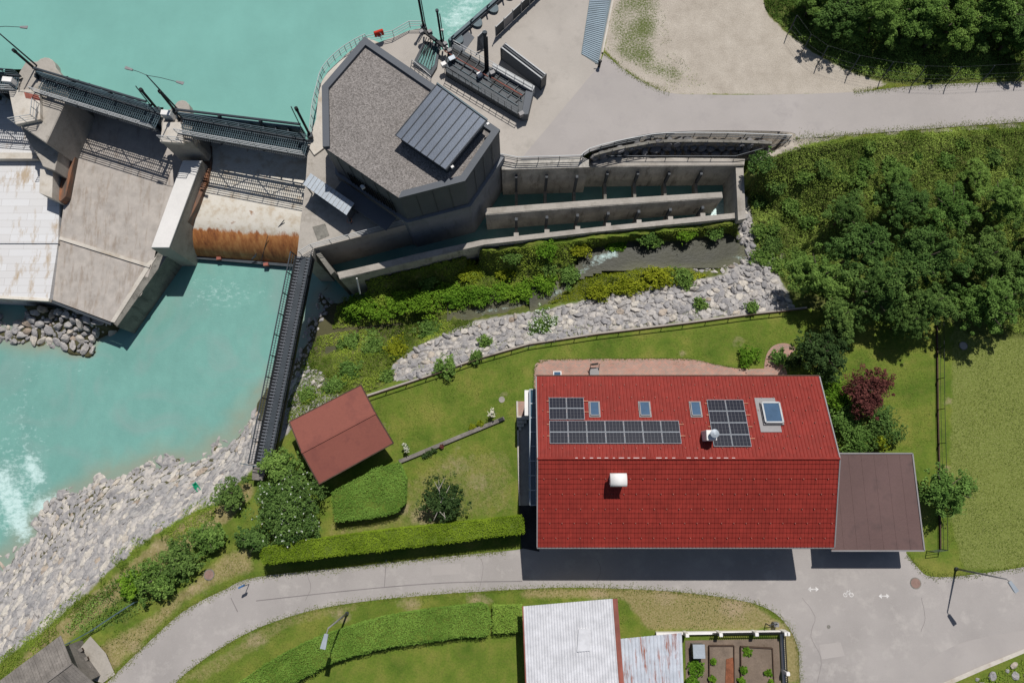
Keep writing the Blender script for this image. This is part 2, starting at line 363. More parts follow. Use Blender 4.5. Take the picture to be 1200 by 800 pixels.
def solve():
    levels = [16, 8, 4, 2, 1]; cur = None
    for s in levels:
        ny, nx = (Z.shape[0] + s - 1) // s, (Z.shape[1] + s - 1) // s
        fz = np.zeros((ny, nx)); fn = np.zeros((ny, nx))
        iy = (np.arange(Z.shape[0]) // s)[:, None] * np.ones(Z.shape[1], int)[None]; ix = np.ones(Z.shape[0], int)[:, None] * (np.arange(Z.shape[1]) // s)[None]
        np.add.at(fz, (iy, ix), Z * fixed); np.add.at(fn, (iy, ix), fixed)
        fm = fn > 0; val = np.where(fm, fz / np.maximum(fn, 1), 0)
        if cur is None: cur = np.where(fm, val, -1.)
        else: cur = np.repeat(np.repeat(cur, 2, 0), 2, 1)[:ny, :nx]; cur = np.where(fm, val, cur)
        for it in range(120 if s > 1 else 60):
            p = np.pad(cur, 1, mode='edge'); a = (p[:-2, 1:-1] + p[2:, 1:-1] + p[1:-1, :-2] + p[1:-1, 2:]) / 4
            cur = np.where(fm, val, a)
    return cur
Z = solve()
flat = ((Z > -.02) & (Z < .02)) | ((Z > ZP - .02))
rough_amt = np.where(flat, 0., 1.)
for _ in range(3): rough_amt = np.minimum(rough_amt, (np.pad(rough_amt, 1, mode='edge')[:-2, 1:-1] + np.pad(rough_amt, 1, mode='edge')[2:, 1:-1] + np.pad(rough_amt, 1, mode='edge')[1:-1, :-2] + np.pad(rough_amt, 1, mode='edge')[1:-1, 2:]) / 4)
Z = Z + rough_amt * ((fbm(XX * .5, YY * .5, 3) - .5) * .7 + (fbm(XX * 1.7, YY * 1.7, 9) - .5) * .35)
def hz(x, y):
    fx = np.clip((np.asarray(x, float) - GX[0]) / RES, 0, len(GX) - 1.001); fy = np.clip((np.asarray(y, float) - GY[0]) / RES, 0, len(GY) - 1.001)
    i = fx.astype(int); j = fy.astype(int); u = fx - i; v = fy - j
    return (Z[j, i] * (1 - u) + Z[j, i + 1] * u) * (1 - v) + (Z[j + 1, i] * (1 - u) + Z[j + 1, i + 1] * u) * v
def gp(px, py, dz=0):     # point of the terrain seen at a pixel
    z = 0.
    for _ in range(12):
        p = at(px, py, z); z = .5 * z + .5 * float(hz(p[0], p[1]))
    return np.array([p[0], p[1], float(hz(p[0], p[1])) + dz])
def blur(a, k):
    for _ in range(k):
        p = np.pad(a, 1, mode='edge'); a = (p[:-2, 1:-1] + p[2:, 1:-1] + p[1:-1, :-2] + p[1:-1, 2:] + 2 * a) / 6
    return a
# pixel coordinates of every terrain vertex, so that areas can be drawn on the photo's plan
def pix(x, y, z):
    yc = y * math.cos(TH) + (z - H) * math.sin(TH); zc = y * math.sin(TH) - (z - H) * math.cos(TH)
    zc = np.maximum(zc, 1)
    return X0 + F * x / zc, 400 - F * yc / zc
PX, PY = pix(XX, YY, Z)
def pm(poly, k=2): return blur(inpoly(PX, PY, poly).astype(float), k)
A_gravel = pm([(722,-60),(708,60),(730,80),(755,97),(785,110),(1000,110),(1045,99),(1010,90),(965,70),(925,42),(897,15),(885,-60)], 4)
A_gravel = np.maximum(A_gravel, pm([(870,185),(885,195),(935,172),(1000,160),(1200,150),(1200,144),(930,160),(905,170)], 3) * .8)
A_gravel = np.maximum(A_gravel, pm([(676,192),(698,168),(740,156),(790,149),(930,151),(940,174),(870,190)], 1))
A_weed = pm([(722,-60),(708,60),(735,80),(790,105),(820,92),(770,60),(790,-60)], 22) * .52
bank_poly = [(-60,720),(0,655),(22,625),(58,585),(80,560),(165,530),(240,520),(285,492),(300,440),(350,425),(380,440),(400,470),(345,500),(300,545),(262,585),(225,600),(170,632),(110,685),(55,735),(0,775),(-60,830)]
A_rock = pm(bank_poly, 3)
rip_poly = [(460,448),(462,425),(500,400),(560,375),(640,362),(720,345),(830,325),(905,312),(925,345),(930,362),(820,374),(700,390),(600,408),(520,435)]
A_rock = np.maximum(A_rock, pm(rip_poly, 3))
toe_poly = [(-60,350),(60,352),(135,378),(135,410),(90,410),(40,392),(-60,390)]
A_rock = np.maximum(A_rock, pm(toe_poly, 2))
A_rock = np.maximum(A_rock, pm([(862,225),(874,225),(882,262),(884,290),(905,305),(900,320),(850,320),(858,300),(868,280),(866,250)], 3))
A_rock = np.maximum(A_rock, pm([(560,440),(640,352),(700,318),(860,305),(860,320),(700,350)], 2) * .0)
A_under = pm([(380,330),(500,318),(560,300),(860,262),(880,180),(940,172),(1260,150),(1260,395),(1140,395),(1100,370),(1000,370),(935,360),(905,325),(800,330),(640,358),(560,380),(480,410),(455,450),(400,470),(345,480),(340,440),(370,400)], 3)
A_under = np.maximum(A_under, pm([(885,-60),(897,15),(925,42),(965,70),(1010,90),(1045,99),(1260,92),(1260,-60)], 3))
A_under = np.maximum(A_under, pm([(0,790),(60,735),(170,640),(250,590),(262,605),(250,660),(170,730),(110,745),(70,800),(-60,900)], 4) * .35)
A_rock = blur(A_rock, 5)
A_weed = A_weed * (.72 + .56 * fbm(XX * .6, YY * .6, 31))
A_meadow = pm([(1118,360),(1260,360),(1260,660),(1130,668),(1112,600)], 3)
A_rock = np.maximum(A_rock, (Z < -7.2).astype(float)); A_rock[Z < -7.2] = 1.
A_dirt = np.zeros_like(Z)
for (a, b_, r, k) in [(590,462,7,.6),(500,605,26,.8),(560,565,22,.6),(535,545,30,.5),(1130,400,22,.8),(1112,470,10,.7),(1112,550,10,.7),(1060,430,12,.4),(540,520,25,.35),(470,595,14,.8),(640,600,14,.5),
                      (640,720,16,.6),(560,703,22,.7),(480,708,22,.7),(400,722,18,.7),(300,750,20,.7),(860,712,26,.8),(910,735,16,.8),(780,700,26,.6),(700,696,18,.7),(620,640,14,.4),(230,690,18,.6),(160,760,18,.7),
                      (450,500,16,.5),(865,400,16,.5),(800,415,8,.6),(345,670,10,.3),(120,700,30,.5),(190,640,24,.6),(240,610,20,.7),(940,770,8,.6),(400,495,16,.4)]:
    A_dirt = np.maximum(A_dirt, .72 * k * np.clip(1.3 - np.hypot(PX - a, (PY - b_) * 1.3) / r, 0, 1))
A_dry = pm([(610,700),(612,690),(700,688),(800,692),(880,705),(935,745),(940,800),(918,800),(915,735),(760,738),(730,700)], 4)
A_dry = np.maximum(A_dry, .42 * pm([(480,560),(520,530),(600,525),(606,600),(480,620),(385,650),(380,615)], 10))
A_dry = np.maximum(A_dry, .8 * pm([(130,790),(215,705),(262,680),(300,668),(290,640),(262,650),(180,720),(110,760)], 5))
A_dry = np.maximum(A_dry, .5 * pm([(200,800),(330,722),(420,702),(420,715),(340,735),(240,800)], 3))
A_dry = np.maximum(A_dry, .95 * pm([(0,800),(50,745),(110,695),(170,645),(215,612),(262,590),(290,560),(300,575),(268,610),(230,640),(170,680),(110,725),(70,760),(20,830)], 5))
A_wet = np.clip((-4.6 - Z) / .5, 0, 1) * (XX < -12) * (PY > 300)

def terrain_mat():
    m, n, b = newmat('ground'); v = coords(n, 1, False)
    def A(nm):
        a = n.nodes.new('ShaderNodeAttribute'); a.attribute_name = nm; return a.outputs['Fac']
    def sharpen(fac, s=2.0, w=.22, ns=3):
        no = noise(n, v, s, 5, .7); ad = n.nodes.new('ShaderNodeMath'); ad.operation = 'MULTIPLY_ADD'
        n.links.new(no, ad.inputs[0]); ad.inputs[1].default_value = .9; n.links.new(fac, ad.inputs[2])
        mr = n.nodes.new('ShaderNodeMapRange'); n.links.new(ad.outputs[0], mr.inputs[0]); mr.inputs[1].default_value = .95 - w; mr.inputs[2].default_value = .95 + w
        return mr.outputs[0]
    big = noise(n, v, .28, 5, .6); f = noise(n, v, 5.5, 6, .75); ff = noise(n, v, 14, 3, .7)
    lawn = ramp(n, big, [(.3, (.068, .118, .014)), (.5, (.115, .165, .022)), (.66, (.19, .20, .04))])
    lawn = mix(n, ramp(n, noise(n, v, 1.1, 5, .7), [(.45, (0, 0, 0)), (.7, (.5, .5, .5))]), lawn, (.17, .17, .04))
    lawn = mix(n, 1., lawn, ramp(n, f, [(.25, (.62, .66, .6)), (.5, (1, 1, 1)), (.78, (1.3, 1.25, 1.2))]), 'MULTIPLY')
    dry = ramp(n, f, [(.3, (.15, .14, .04)), (.5, (.25, .21, .09)), (.72, (.36, .30, .17))])
    mead = ramp(n, noise(n, v, 5.5, 8, .85), [(.3, (.09, .125, .022)), (.5, (.165, .195, .045)), (.66, (.27, .275, .11)), (.76, (.47, .44, .27))])
    dirt = ramp(n, f, [(.3, (.27, .20, .12)), (.7, (.42, .33, .22))])
    under = ramp(n, noise(n, v, 1.5, 6, .75), [(.3, (.035, .05, .012)), (.5, (.09, .11, .025)), (.75, (.20, .19, .07))])
    gravel = ramp(n, noise(n, v, .5, 8, .7), [(.3, (.36, .315, .26)), (.6, (.46, .41, .345)), (.75, (.52, .47, .40))])
    gravel = mix(n, 1., gravel, ramp(n, noise(n, v, 9, 5, .8), [(.3, (.66, .66, .66)), (.5, (1, 1, 1)), (.8, (1.12, 1.12, 1.12))]), 'MULTIPLY')
    gravel = mix(n, ramp(n, ff, [(.33, (1, 1, 1)), (.40, (0, 0, 0))]), gravel, (.16, .14, .10))
    rock = ramp(n, noise(n, v, 2.2, 8, .75), [(.3, (.19, .18, .175)), (.5, (.34, .32, .305)), (.7, (.45, .42, .38))])
    vo = n.nodes.new('ShaderNodeTexVoronoi'); vo.inputs['Scale'].default_value = 1.4; vo.feature = 'DISTANCE_TO_EDGE'; n.links.new(v, vo.inputs['Vector'])
    c = mix(n, sharpen(A('dry')), lawn, dry); c = mix(n, sharpen(A('dirt'), 1.5), c, dirt); c = mix(n, sharpen(A('meadow'), 1), c, mead)
    c = mix(n, sharpen(A('under'), 1), c, under); c = mix(n, sharpen(A('gravel'), 1.2, .12), c, gravel); c = mix(n, sharpen(A('weed'), 5.5, .10), c, (.10, .125, .035))
    c = mix(n, sharpen(A('rockm'), .9, .12), c, rock)
    c = mix(n, A('wet'), c, (.085, .08, .04))
    n.links.new(c, b.inputs['Base Color']); b.inputs['Roughness'].default_value = .95; b.inputs['Specular IOR Level'].default_value = .15
    bump(n, b, f, .8, .07); return m
M['ground'] = terrain_mat()
ATT = dict(dry=A_dry, dirt=A_dirt, meadow=A_meadow, under=A_under, gravel=A_gravel, weed=A_weed, rockm=A_rock, wet=A_wet)
def sheet(name, cellmask):
    ny, nx = Z.shape; ids = np.full(Z.shape, -1)
    use = np.zeros(Z.shape, bool); use[:-1, :-1] |= cellmask; use[1:, :-1] |= cellmask; use[:-1, 1:] |= cellmask; use[1:, 1:] |= cellmask
    ids[use] = np.arange(use.sum()); vs = np.stack([XX[use], YY[use], Z[use]], 1)
    j, i = np.nonzero(cellmask); q = np.stack([ids[j, i], ids[j, i + 1], ids[j + 1, i + 1], ids[j + 1, i]], 1)
    me = npmesh(name, vs, q)
    for k, a in ATT.items():
        at_ = me.attributes.new(k, 'FLOAT', 'POINT'); at_.data.foreach_set('value', a[use].astype(np.float32))
    me.polygons.foreach_set('use_smooth', np.ones(len(q), bool)); me.materials.append(M['ground'])
    o = bpy.data.objects.new(name, me); C.objects.link(o); o['kind'] = 'structure'; return o
def npmesh(name, vs, q):
    me = bpy.data.meshes.new(name); k = q.shape[1]
    me.vertices.add(len(vs)); me.vertices.foreach_set('co', np.asarray(vs, np.float32).ravel())
    me.loops.add(q.size); me.loops.foreach_set('vertex_index', q.ravel().astype(np.int32))
    me.polygons.add(len(q)); me.polygons.foreach_set('loop_start', np.arange(0, q.size, k, dtype=np.int32)); me.polygons.foreach_set('loop_total', np.full(len(q), k, np.int32))
    me.polygons.foreach_set('use_smooth', np.zeros(len(q), bool)); me.update(calc_edges=True); return me
cell = lambda a: a[:-1, :-1]
cr = cell(A_rock) > .5; cg = (cell(A_gravel) > .5) & ~cr; cu = (cell(A_under) > .5) & ~cr & ~cg; cl = ~(cr | cg | cu)
sheet('riverbank', cr); sheet('gravel_lot', cg); sheet('hillside', cu); sheet('lawn', cl)
# far ground reaching the horizon, well below the modelled sheet
mb = MB(); mb.add([(-900, -900, -9), (900, -900, -9), (900, 900, -9), (-900, 900, -9)], [(0, 1, 2, 3)])
tag(mb.build('ground', rough_mat('far_meadow', (.13, .16, .04), .2, .02, .5)), kind='structure')
mb = MB()
for x0, x1, y0, y1 in ((76, 900, -900, 900), (-72, 76, -900, -44)):
    mb.prism([(x0, y0), (x1, y0), (x1, y1), (x0, y1)], -.1, -9)
tag(mb.build('terrain', rough_mat('far_meadow_upper', (.13, .16, .04), .2, .02, .5)), kind='structure')

# water
def water_mat(name, deep, shallow, foamy):
    m, n, b = newmat(name); v = coords(n, 1, False)
    def A(nm):
        a = n.nodes.new('ShaderNodeAttribute'); a.attribute_name = nm; return a.outputs['Fac']
    c = mix(n, ramp(n, noise(n, v, .12, 4), [(.35, (0, 0, 0)), (.7, (1, 1, 1))]), deep, sm(deep, .88))
    c = mix(n, 1., c, ramp(n, noise(n, coords(n, (1, .6, 1), False), .55, 7, .7), [(.3, (.90, .91, .92)), (.7, (1.07, 1.06, 1.06))] if foamy else [(.3, (.97, .97, .97)), (.7, (1.02, 1.02, 1.02))]), 'MULTIPLY')
    if foamy:
        dn = n.nodes.new('ShaderNodeTexNoise'); dn.inputs['Scale'].default_value = .16; dn.inputs['Detail'].default_value = 6; dn.inputs['Distortion'].default_value = 1.6; n.links.new(v, dn.inputs['Vector'])
        c = mix(n, ramp(n, dn.outputs[0], [(.48, (0, 0, 0)), (.72, (.55, .55, .55))]), c, tuple(a_ * .55 + .13 * (.3 if deep[1] < .1 else 1) for a_ in deep))
    c = mix(n, A('shallow'), c, shallow)
    vw = coords(n, (1, 1.5, 1), False)
    wv = noise(n, vw, 2.2, 5, .7); st = noise(n, vw, 1.3, 7, .8)
    ad = n.nodes.new('ShaderNodeMath'); ad.operation = 'MULTIPLY_ADD'; n.links.new(A('foam'), ad.inputs[0]); ad.inputs[1].default_value = .42; n.links.new(st, ad.inputs[2])
    fm = ramp(n, ad.outputs[0], [(.74, (0, 0, 0)), (1.0, (.9, .9, .9))])
    c = mix(n, fm, c, (.55, .72, .69))
    n.links.new(c, b.inputs['Base Color']); b.inputs['Roughness'].default_value = .18 if deep[1] > .1 else .4; b.inputs['Specular IOR Level'].default_value = .4 if deep[1] > .1 else .12
    bump(n, b, wv, .25 if foamy else .12, .10); return m
M['water_down'] = water_mat('water_lower', (.17, .365, .315), (.27, .27, .20), True)
M['water_up'] = water_mat('water_upper', (.185, .405, .35), (.2, .3, .2), False)
M['water_basin'] = water_mat('water_basin', (.11, .25, .23), (.1, .15, .12), True)
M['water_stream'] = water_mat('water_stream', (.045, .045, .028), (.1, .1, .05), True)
def waterplane(name, x0, x1, y0, y1, z, mat, foam=None, mask=None, res=.4):
    gx = np.arange(x0, x1, res); gy = np.arange(y0, y1, res); X, Y = np.meshgrid(gx, gy)
    px, py = pix(X, Y, z)
    ids = np.arange(X.size).reshape(X.shape); q = np.stack([ids[:-1, :-1], ids[:-1, 1:], ids[1:, 1:], ids[1:, :-1]], -1)
    keep = mask(px, py)[:-1, :-1] if mask else np.ones(q.shape[:2], bool)
    q = q[keep]; me = npmesh(name, np.stack([X.ravel(), Y.ravel(), np.full(X.size, z)], 1), q)
    fo = foam(px, py) if foam else np.zeros(X.shape); sh = np.clip((hz(X, Y) - z + 1.0) / 1.0, 0, 1) ** 1.3 * .8
    for k, a in (('foam', fo), ('shallow', sh)):
        at_ = me.attributes.new(k, 'FLOAT', 'POINT'); at_.data.foreach_set('value', a.ravel().astype(np.float32))
    me.materials.append(mat); o = bpy.data.objects.new(name, me); C.objects.link(o); o['kind'] = 'structure'; return o
def g2(px, py, a, b, rx, ry): return np.exp(-(((px - a) / rx) ** 2 + ((py - b) / ry) ** 2))
def linefoam(px, py, pts, wd): return np.exp(-(segdist(px, py, pts) / wd) ** 2)
waterplane('river_water', -72, -12, -44, 40, ZD, M['water_down'],
           lambda px, py: np.clip(.30 * g2(px, py, 240, 340, 60, 60) + .35 * g2(px, py, 280, 345, 70, 22) + 0.75 * linefoam(px, py, [(45,595),(62,585),(78,578)], 6) + .6 * linefoam(px, py, [(0,560),(15,590),(28,625)], 9) + .8 * linefoam(px, py, [(35,540),(45,560)], 6) +
                                  .75 * g2(px, py, 15, 590, 55, 60) + .4 * g2(px, py, 110, 430, 60, 20) + .35 * g2(px, py, 30, 500, 60, 60) + .25 * g2(px, py, 20, 430, 40, 60), 0, 1.1))
waterplane('reservoir_water', -72, 12, 0, 74, ZU, M['water_up'],
           lambda px, py: np.clip(.85 * g2(px, py, 535, 22, 30, 22) + .5 * g2(px, py, 560, 0, 30, 14) + .4 * g2(px, py, 520, 50, 14, 16), 0, 1),
           mask=lambda px, py: ~inpoly(px, py, [(-200,90),(20,85),(75,92),(205,135),(362,165),(380,140),(440,90),(500,70),(530,80),(640,30),(640,-200),(900,-200),(900,900),(-200,900)]))
waterplane('brook_water', -25, 6, 0, 14, -4.95, M['water_stream'],
           lambda px, py: np.clip(.5 * linefoam(px, py, [(440,390),(475,385)], 5) + .6 * linefoam(px, py, [(560,366),(620,350)], 5), 0, 1),
           mask=lambda px, py: inpoly(px, py, [(378,420),(385,385),(430,378),(500,368),(560,350),(628,336),(632,362),(560,382),(500,396),(430,408)]), res=.3)

waterplane('stream_water', -25, 32, 0, 30, -2.35, M['water_stream'],
           lambda px, py: np.clip(.6 * linefoam(px, py, [(640,352),(665,335),(690,312),(720,298)], 8) + .6 * linefoam(px, py, [(850,300),(880,303),(905,308)], 6) + .5 * linefoam(px, py, [(700,300),(725,294)], 5) - .5 * g2(px, py, 790, 295, 50, 14), 0, 1.1),
           mask=lambda px, py: inpoly(px, py, [(672,330),(676,305),(700,288),(800,278),(880,268),(925,290),(930,320),(830,316),(710,318)]), res=.3)
waterplane('rapid_water', -25, 32, 0, 30, -3.1, M['water_stream'], lambda px, py: .6 * linefoam(px, py, [(640,350),(665,335),(690,312)], 7),
           mask=lambda px, py: inpoly(px, py, [(618,372),(622,338),(660,318),(682,304),(700,318),(672,345)]), res=.3)
waterplane('lower_rapid_water', -25, 32, 0, 30, -4.05, M['water_stream'], lambda px, py: .6 * linefoam(px, py, [(540,370),(590,362),(640,350)], 5),
           mask=lambda px, py: inpoly(px, py, [(520,385),(524,352),(600,340),(640,330),(645,362),(600,380)]), res=.3)

# road, paving sheets (each a few mm over the ground)
def psheet(name, px, z, mat, kind='structure', label=None, cat=None):
    me = bpy.data.meshes.new(name); bm = bmesh.new(); vs = [bm.verts.new(at(p[0], p[1], z)) for p in px]
    f = bm.faces.new(vs); bmesh.ops.triangulate(bm, faces=[f], ngon_method='EAR_CLIP')
    bmesh.ops.recalc_face_normals(bm, faces=bm.faces)
    if bm.faces and sum(f_.normal.z for f_ in bm.faces) < 0: bmesh.ops.reverse_faces(bm, faces=bm.faces)
    bm.to_mesh(me); bm.free(); me.materials.append(mat); o = bpy.data.objects.new(name, me); C.objects.link(o); return tag(o, label, cat, None, kind)
up_ed = smooth([(60,870),(125,800),(170,756),(215,716),(262,691),(300,676),(400,665),(520,652),(605,644),(612,640)], 5)
yard = [(612,560),(1060,560),(1062,648)] + list(smooth([(1062,648),(1075,664),(1090,675),(1130,674),(1200,664),(1260,652)], 5))
low_r = [(1260,735)] + list(smooth([(1260,742),(1200,762),(1150,783),(1112,802),(1040,850)], 4)) + [(940,850)]
low_ed = smooth([(940,850),(937,790),(934,755),(918,727),(893,710),(850,700),(780,692),(680,688),(610,690),(500,697),(400,708),(330,725),(270,752),(205,800),(150,870)], 5)
psheet('road', list(up_ed) + yard + low_r + list(low_ed), .03, M['asphalt2'])
lowr = smooth([(930,163),(926,155),(850,153),(780,155),(745,160),(705,172),(680,184)], 4)
psheet('service_road', [(702,77),(708,62)] + list(smooth([(708,62),(730,81),(755,97),(785,109),(830,111),(900,111),(1000,108),(1080,100),(1200,95),(1270,92)], 5)) + [(1270,138),(1200,143),(1100,150),(1000,158)] + [tuple(p) for p in lowr] + [(610,187)], ZP + .025, M['asphalt'])
# concrete plateau carrying the intake yard: a solid block with water around it
mb = MB(); mb.ppx([(438,52),(460,44),(479,36),(500,32),(512,60),(528,56),(603,-14),(640,-60),(725,-60),(719,0),(706,62),(702,77),(611,187),(598,192),(585,188),(500,120)], ZP + .02, -7)
tag(mb.build('pavement', M['plaza']), kind='structure')
# old seam lines and patches on the lower road
psheet('gutter_strip', list(smooth([(1062,800),(1092,772),(1130,752),(1200,738),(1260,728)], 5)) + list(smooth([(1260,742),(1200,762),(1150,783),(1112,802)], 5)), .036, M['asphalt'])
psheet('asphalt_seam', list(smooth([(300,703),(420,690),(520,682),(612,680)], 5)) + list(smooth([(612,681.2),(520,683.2),(420,691.2),(300,704.2)], 5)), .035, M['seam'])
psheet('asphalt_seam', [(270,700),(271,700),(279,716),(278,717)], .036, M['seam'])
psheet('asphalt_seam', [(452,655),(453,655),(451,685),(450,690)], .036, M['seam'])
# dark sheet painting the deep shade beside the house, and paths of the garden
psheet('painted_shade', [(608,592),(632,592),(632,646),(611,642)], .04, M['shade_dark'])
psheet('terrace', [(605,470),(632,470),(632,592),(608,592)], .035, M['concrete'])
pp = list(smooth([(626,470),(626,432),(632,424),(645,421),(770,420),(812,421),(840,427),(870,432),(905,432),(918,438)], 4)) + [(930,470)]
psheet('brick_step', [(605,470),(632,470),(632,487),(606,487)], .045, M['brick'])
psheet('brick_patio', pp, .035, M['brick'])
psheet('brick_path', smooth([(898,440),(897,420),(905,406),(920,402),(932,408),(925,416),(918,425),(922,440)], 4, True), .032, M['brick'])
psheet('gutter_kerb', [(1100,802),(1150,780),(1200,760),(1260,740),(1260,743),(1200,765),(1152,785),(1104,806)], .12, M['concrete_pale'])

# ------------------------------------------------------------ foliage tools
def leafmesh(name, P, N, S, T, mat, parent=None, loc=None, asp=.6):
    n = len(P); P = np.asarray(P); N = N / (np.linalg.norm(N, axis=1)[:, None] + 1e-9)
    r = rng.normal(size=(n, 3)); U = np.cross(N, r); U /= np.linalg.norm(U, axis=1)[:, None] + 1e-9; V = np.cross(N, U)
    S = np.broadcast_to(S, (n,))[:, None]
    vs = np.stack([P - U * S, P + V * S * asp + N * S * .15, P + U * S, P - V * S * asp + N * S * .15], 1).reshape(-1, 3)
    if loc is not None: vs = vs - np.array(loc)
    q = np.arange(4 * n).reshape(n, 4); me = npmesh(name, vs, q)
    a = me.attributes.new('tint', 'FLOAT', 'FACE'); a.data.foreach_set('value', np.clip(T, 0, 1).astype(np.float32))
    me.materials.append(mat); o = bpy.data.objects.new(name, me); C.objects.link(o)
    if parent is not None: o.parent = parent
    elif loc is not None: o.location = tuple(loc)
    return o
def rdir(n):
    d = rng.normal(size=(n, 3)); return d / np.linalg.norm(d, axis=1)[:, None]
def crown_pts(n, rx, ry, rz, nb=38, br=.36, fill=.25, gap=0.):
    """leaves on twig clumps that sit on boughs of an uneven crown; centre at origin"""
    d = rdir(nb); d[:, 2] = np.abs(d[:, 2]) * 1.1 - .35; rad = rng.uniform(.35, .9, nb)[:, None]
    cen = d * rad; ph = rng.uniform(0, 6, 2); an = np.arctan2(d[:, 1], d[:, 0])
    cen *= (1 + .2 * np.sin(3 * an + ph[0]) + .12 * np.sin(5 * an + ph[1]))[:, None]
    bs = rng.uniform(.5, 1.4, nb) * br
    nt_ = nb * 9; kb = rng.integers(0, nb, nt_); dt = rdir(nt_); dt[:, 2] = np.abs(dt[:, 2]) * .9 - .2
    tc = cen[kb] + dt * (bs[kb] * rng.uniform(.45, 1.25, nt_))[:, None]; ts = rng.uniform(.35, 1.2, nt_) * br * .42
    k = rng.integers(0, nt_, n); dd = rdir(n)
    p = tc[k] + dd * (ts[k] * rng.uniform(.3, 1.1, n) ** .5)[:, None]
    t = .5 + .5 * (rng.uniform(0, 1, nb) - .5)[kb[k]] + .3 * (rng.uniform(0, 1, nt_) - .5)[k] + rng.normal(0, .14, n)
    nn = dd * .6 + rng.normal(0, .4, (n, 3)) + np.array([0, .1, .6])
    return p * np.array([rx, ry, rz]), nn, t
def trunk_mb(h, r, spread, n=6):
    mb = MB(); mb.local = True
    mb.tube([(0, 0, -.3), (.05, 0, h * .35), (-.04, .06, h * .7), (0, 0, h * .92)], [r * 1.25, r, r * .7, r * .2], 8)
    for i in range(n):
        a = 2 * math.pi * i / n + random.uniform(-.4, .4); z0 = h * random.uniform(.3, .6); L = spread * random.uniform(.5, .85)
        mb.tube([(0, 0, z0), (math.cos(a) * L * .5, math.sin(a) * L * .5, z0 + h * .15), (math.cos(a) * L, math.sin(a) * L, z0 + h * .28)], [r * .5, r * .33, r * .1], 6)
    return mb
def make_tree(loc, rad, h, mat, label, cat='tree', group=None, name='tree', n=7000, leaf=.15, rz=None, nb=38, flowers=None, bark='bark', br=.36):
    t = empty(name, loc, label, cat, group)
    rz = rz or h * .42; P, N, T = crown_pts(n, rad, rad, rz, nb, br); P[:, 2] += h - rz * .95; P[:, 2] = np.maximum(P[:, 2], .15)
    leafmesh('crown', P, N, rng.uniform(.6, 1.2, n) * leaf, T, mat, t)
    trunk_mb(h, .05 + h * .022, rad).build('trunk', M[bark], t, smooth=True)
    if flowers:
        k = rng.integers(0, n, flowers); fl = leafmesh('blossom', P[k] * np.array([1.04, 1.04, 1.0]) + np.array([0, 0, .08]), np.tile([0, 0, 1.], (flowers, 1)) + rng.normal(0, .3, (flowers, 3)), .1, rng.uniform(.4, 1, flowers), M['petal'], t); fl['kind'] = 'stuff'
    return t
def shrub(px, py, rpx, mat, label, h=None, name='shrub', n=None, group=None, leaf=.1, ry=1., flowers=0, cat='shrub', br=.42, nb=22):
    r = rpx / 12.7; h = h or r * 1.1; g = gp(px, py); z = g[2] + h * .6; c = at(px, py, z); g = np.array([c[0], c[1], float(hz(c[0], c[1]))])
    n = n or int(500 + 900 * r * r * ry / (leaf / .1) ** 2)
    P, N, T = crown_pts(n, r, r * ry, h * .6, nb, br); P[:, 2] += h * .5; P[:, 2] = np.maximum(P[:, 2], .03)
    o = leafmesh(name, P, N, rng.uniform(.6, 1.25, n) * leaf, T, M[mat]); o.location = tuple(g)
    o.rotation_euler = (0, 0, random.uniform(0, 6) if ry == 1 else 0)
    tag(o, label, cat, group)
    if flowers:
        k = rng.integers(0, n, flowers); f = leafmesh('blossom', P[k] + np.array([0, 0, .12]), np.tile([0, 0, 1.], (flowers, 1)) + rng.normal(0, .3, (flowers, 3)), .11, rng.uniform(.3, 1, flowers), M['petal'], o); f['kind'] = 'stuff'
    return o
def carpet(name, px_poly, dens, leaf, mat, hgt=.5, seed=1, z0=-2, label=None, ns=.5, thr=0, tb=.0):
    W = atl(px_poly, z0); x0, y0 = W[:, 0].min(), W[:, 1].min(); x1, y1 = W[:, 0].max(), W[:, 1].max()
    n = int((x1 - x0) * (y1 - y0) * dens); x = rng.uniform(x0, x1, n); y = rng.uniform(y0, y1, n); z = hz(x, y)
    px, py = pix(x, y, z); nz = fbm(x * ns, y * ns, seed, 4); nf = fbm(x * 2.4, y * 2.4, seed + 5, 3)
    k = inpoly(px, py, px_poly) & (nz > thr) & (nf > .28); x, y, z, nz, nf = x[k], y[k], z[k], nz[k], nf[k]; n = len(x)
    P = np.stack([x, y, z + rng.uniform(0, 1, n) * hgt * np.clip((nz - .3) * 3, .1, 1.3) * (.4 + nf)], 1)
    N = rng.normal(0, .5, (n, 3)) + np.array([0, .05, .8]); T = .5 + (fbm(x * .35, y * .35, seed + 8, 4) - .5) * 2.2 + rng.normal(0, .17, n) + tb
    o = leafmesh(name, P, N, rng.uniform(.5, 1.2, n) * leaf, T, mat); return tag(o, label, None, None, 'stuff')

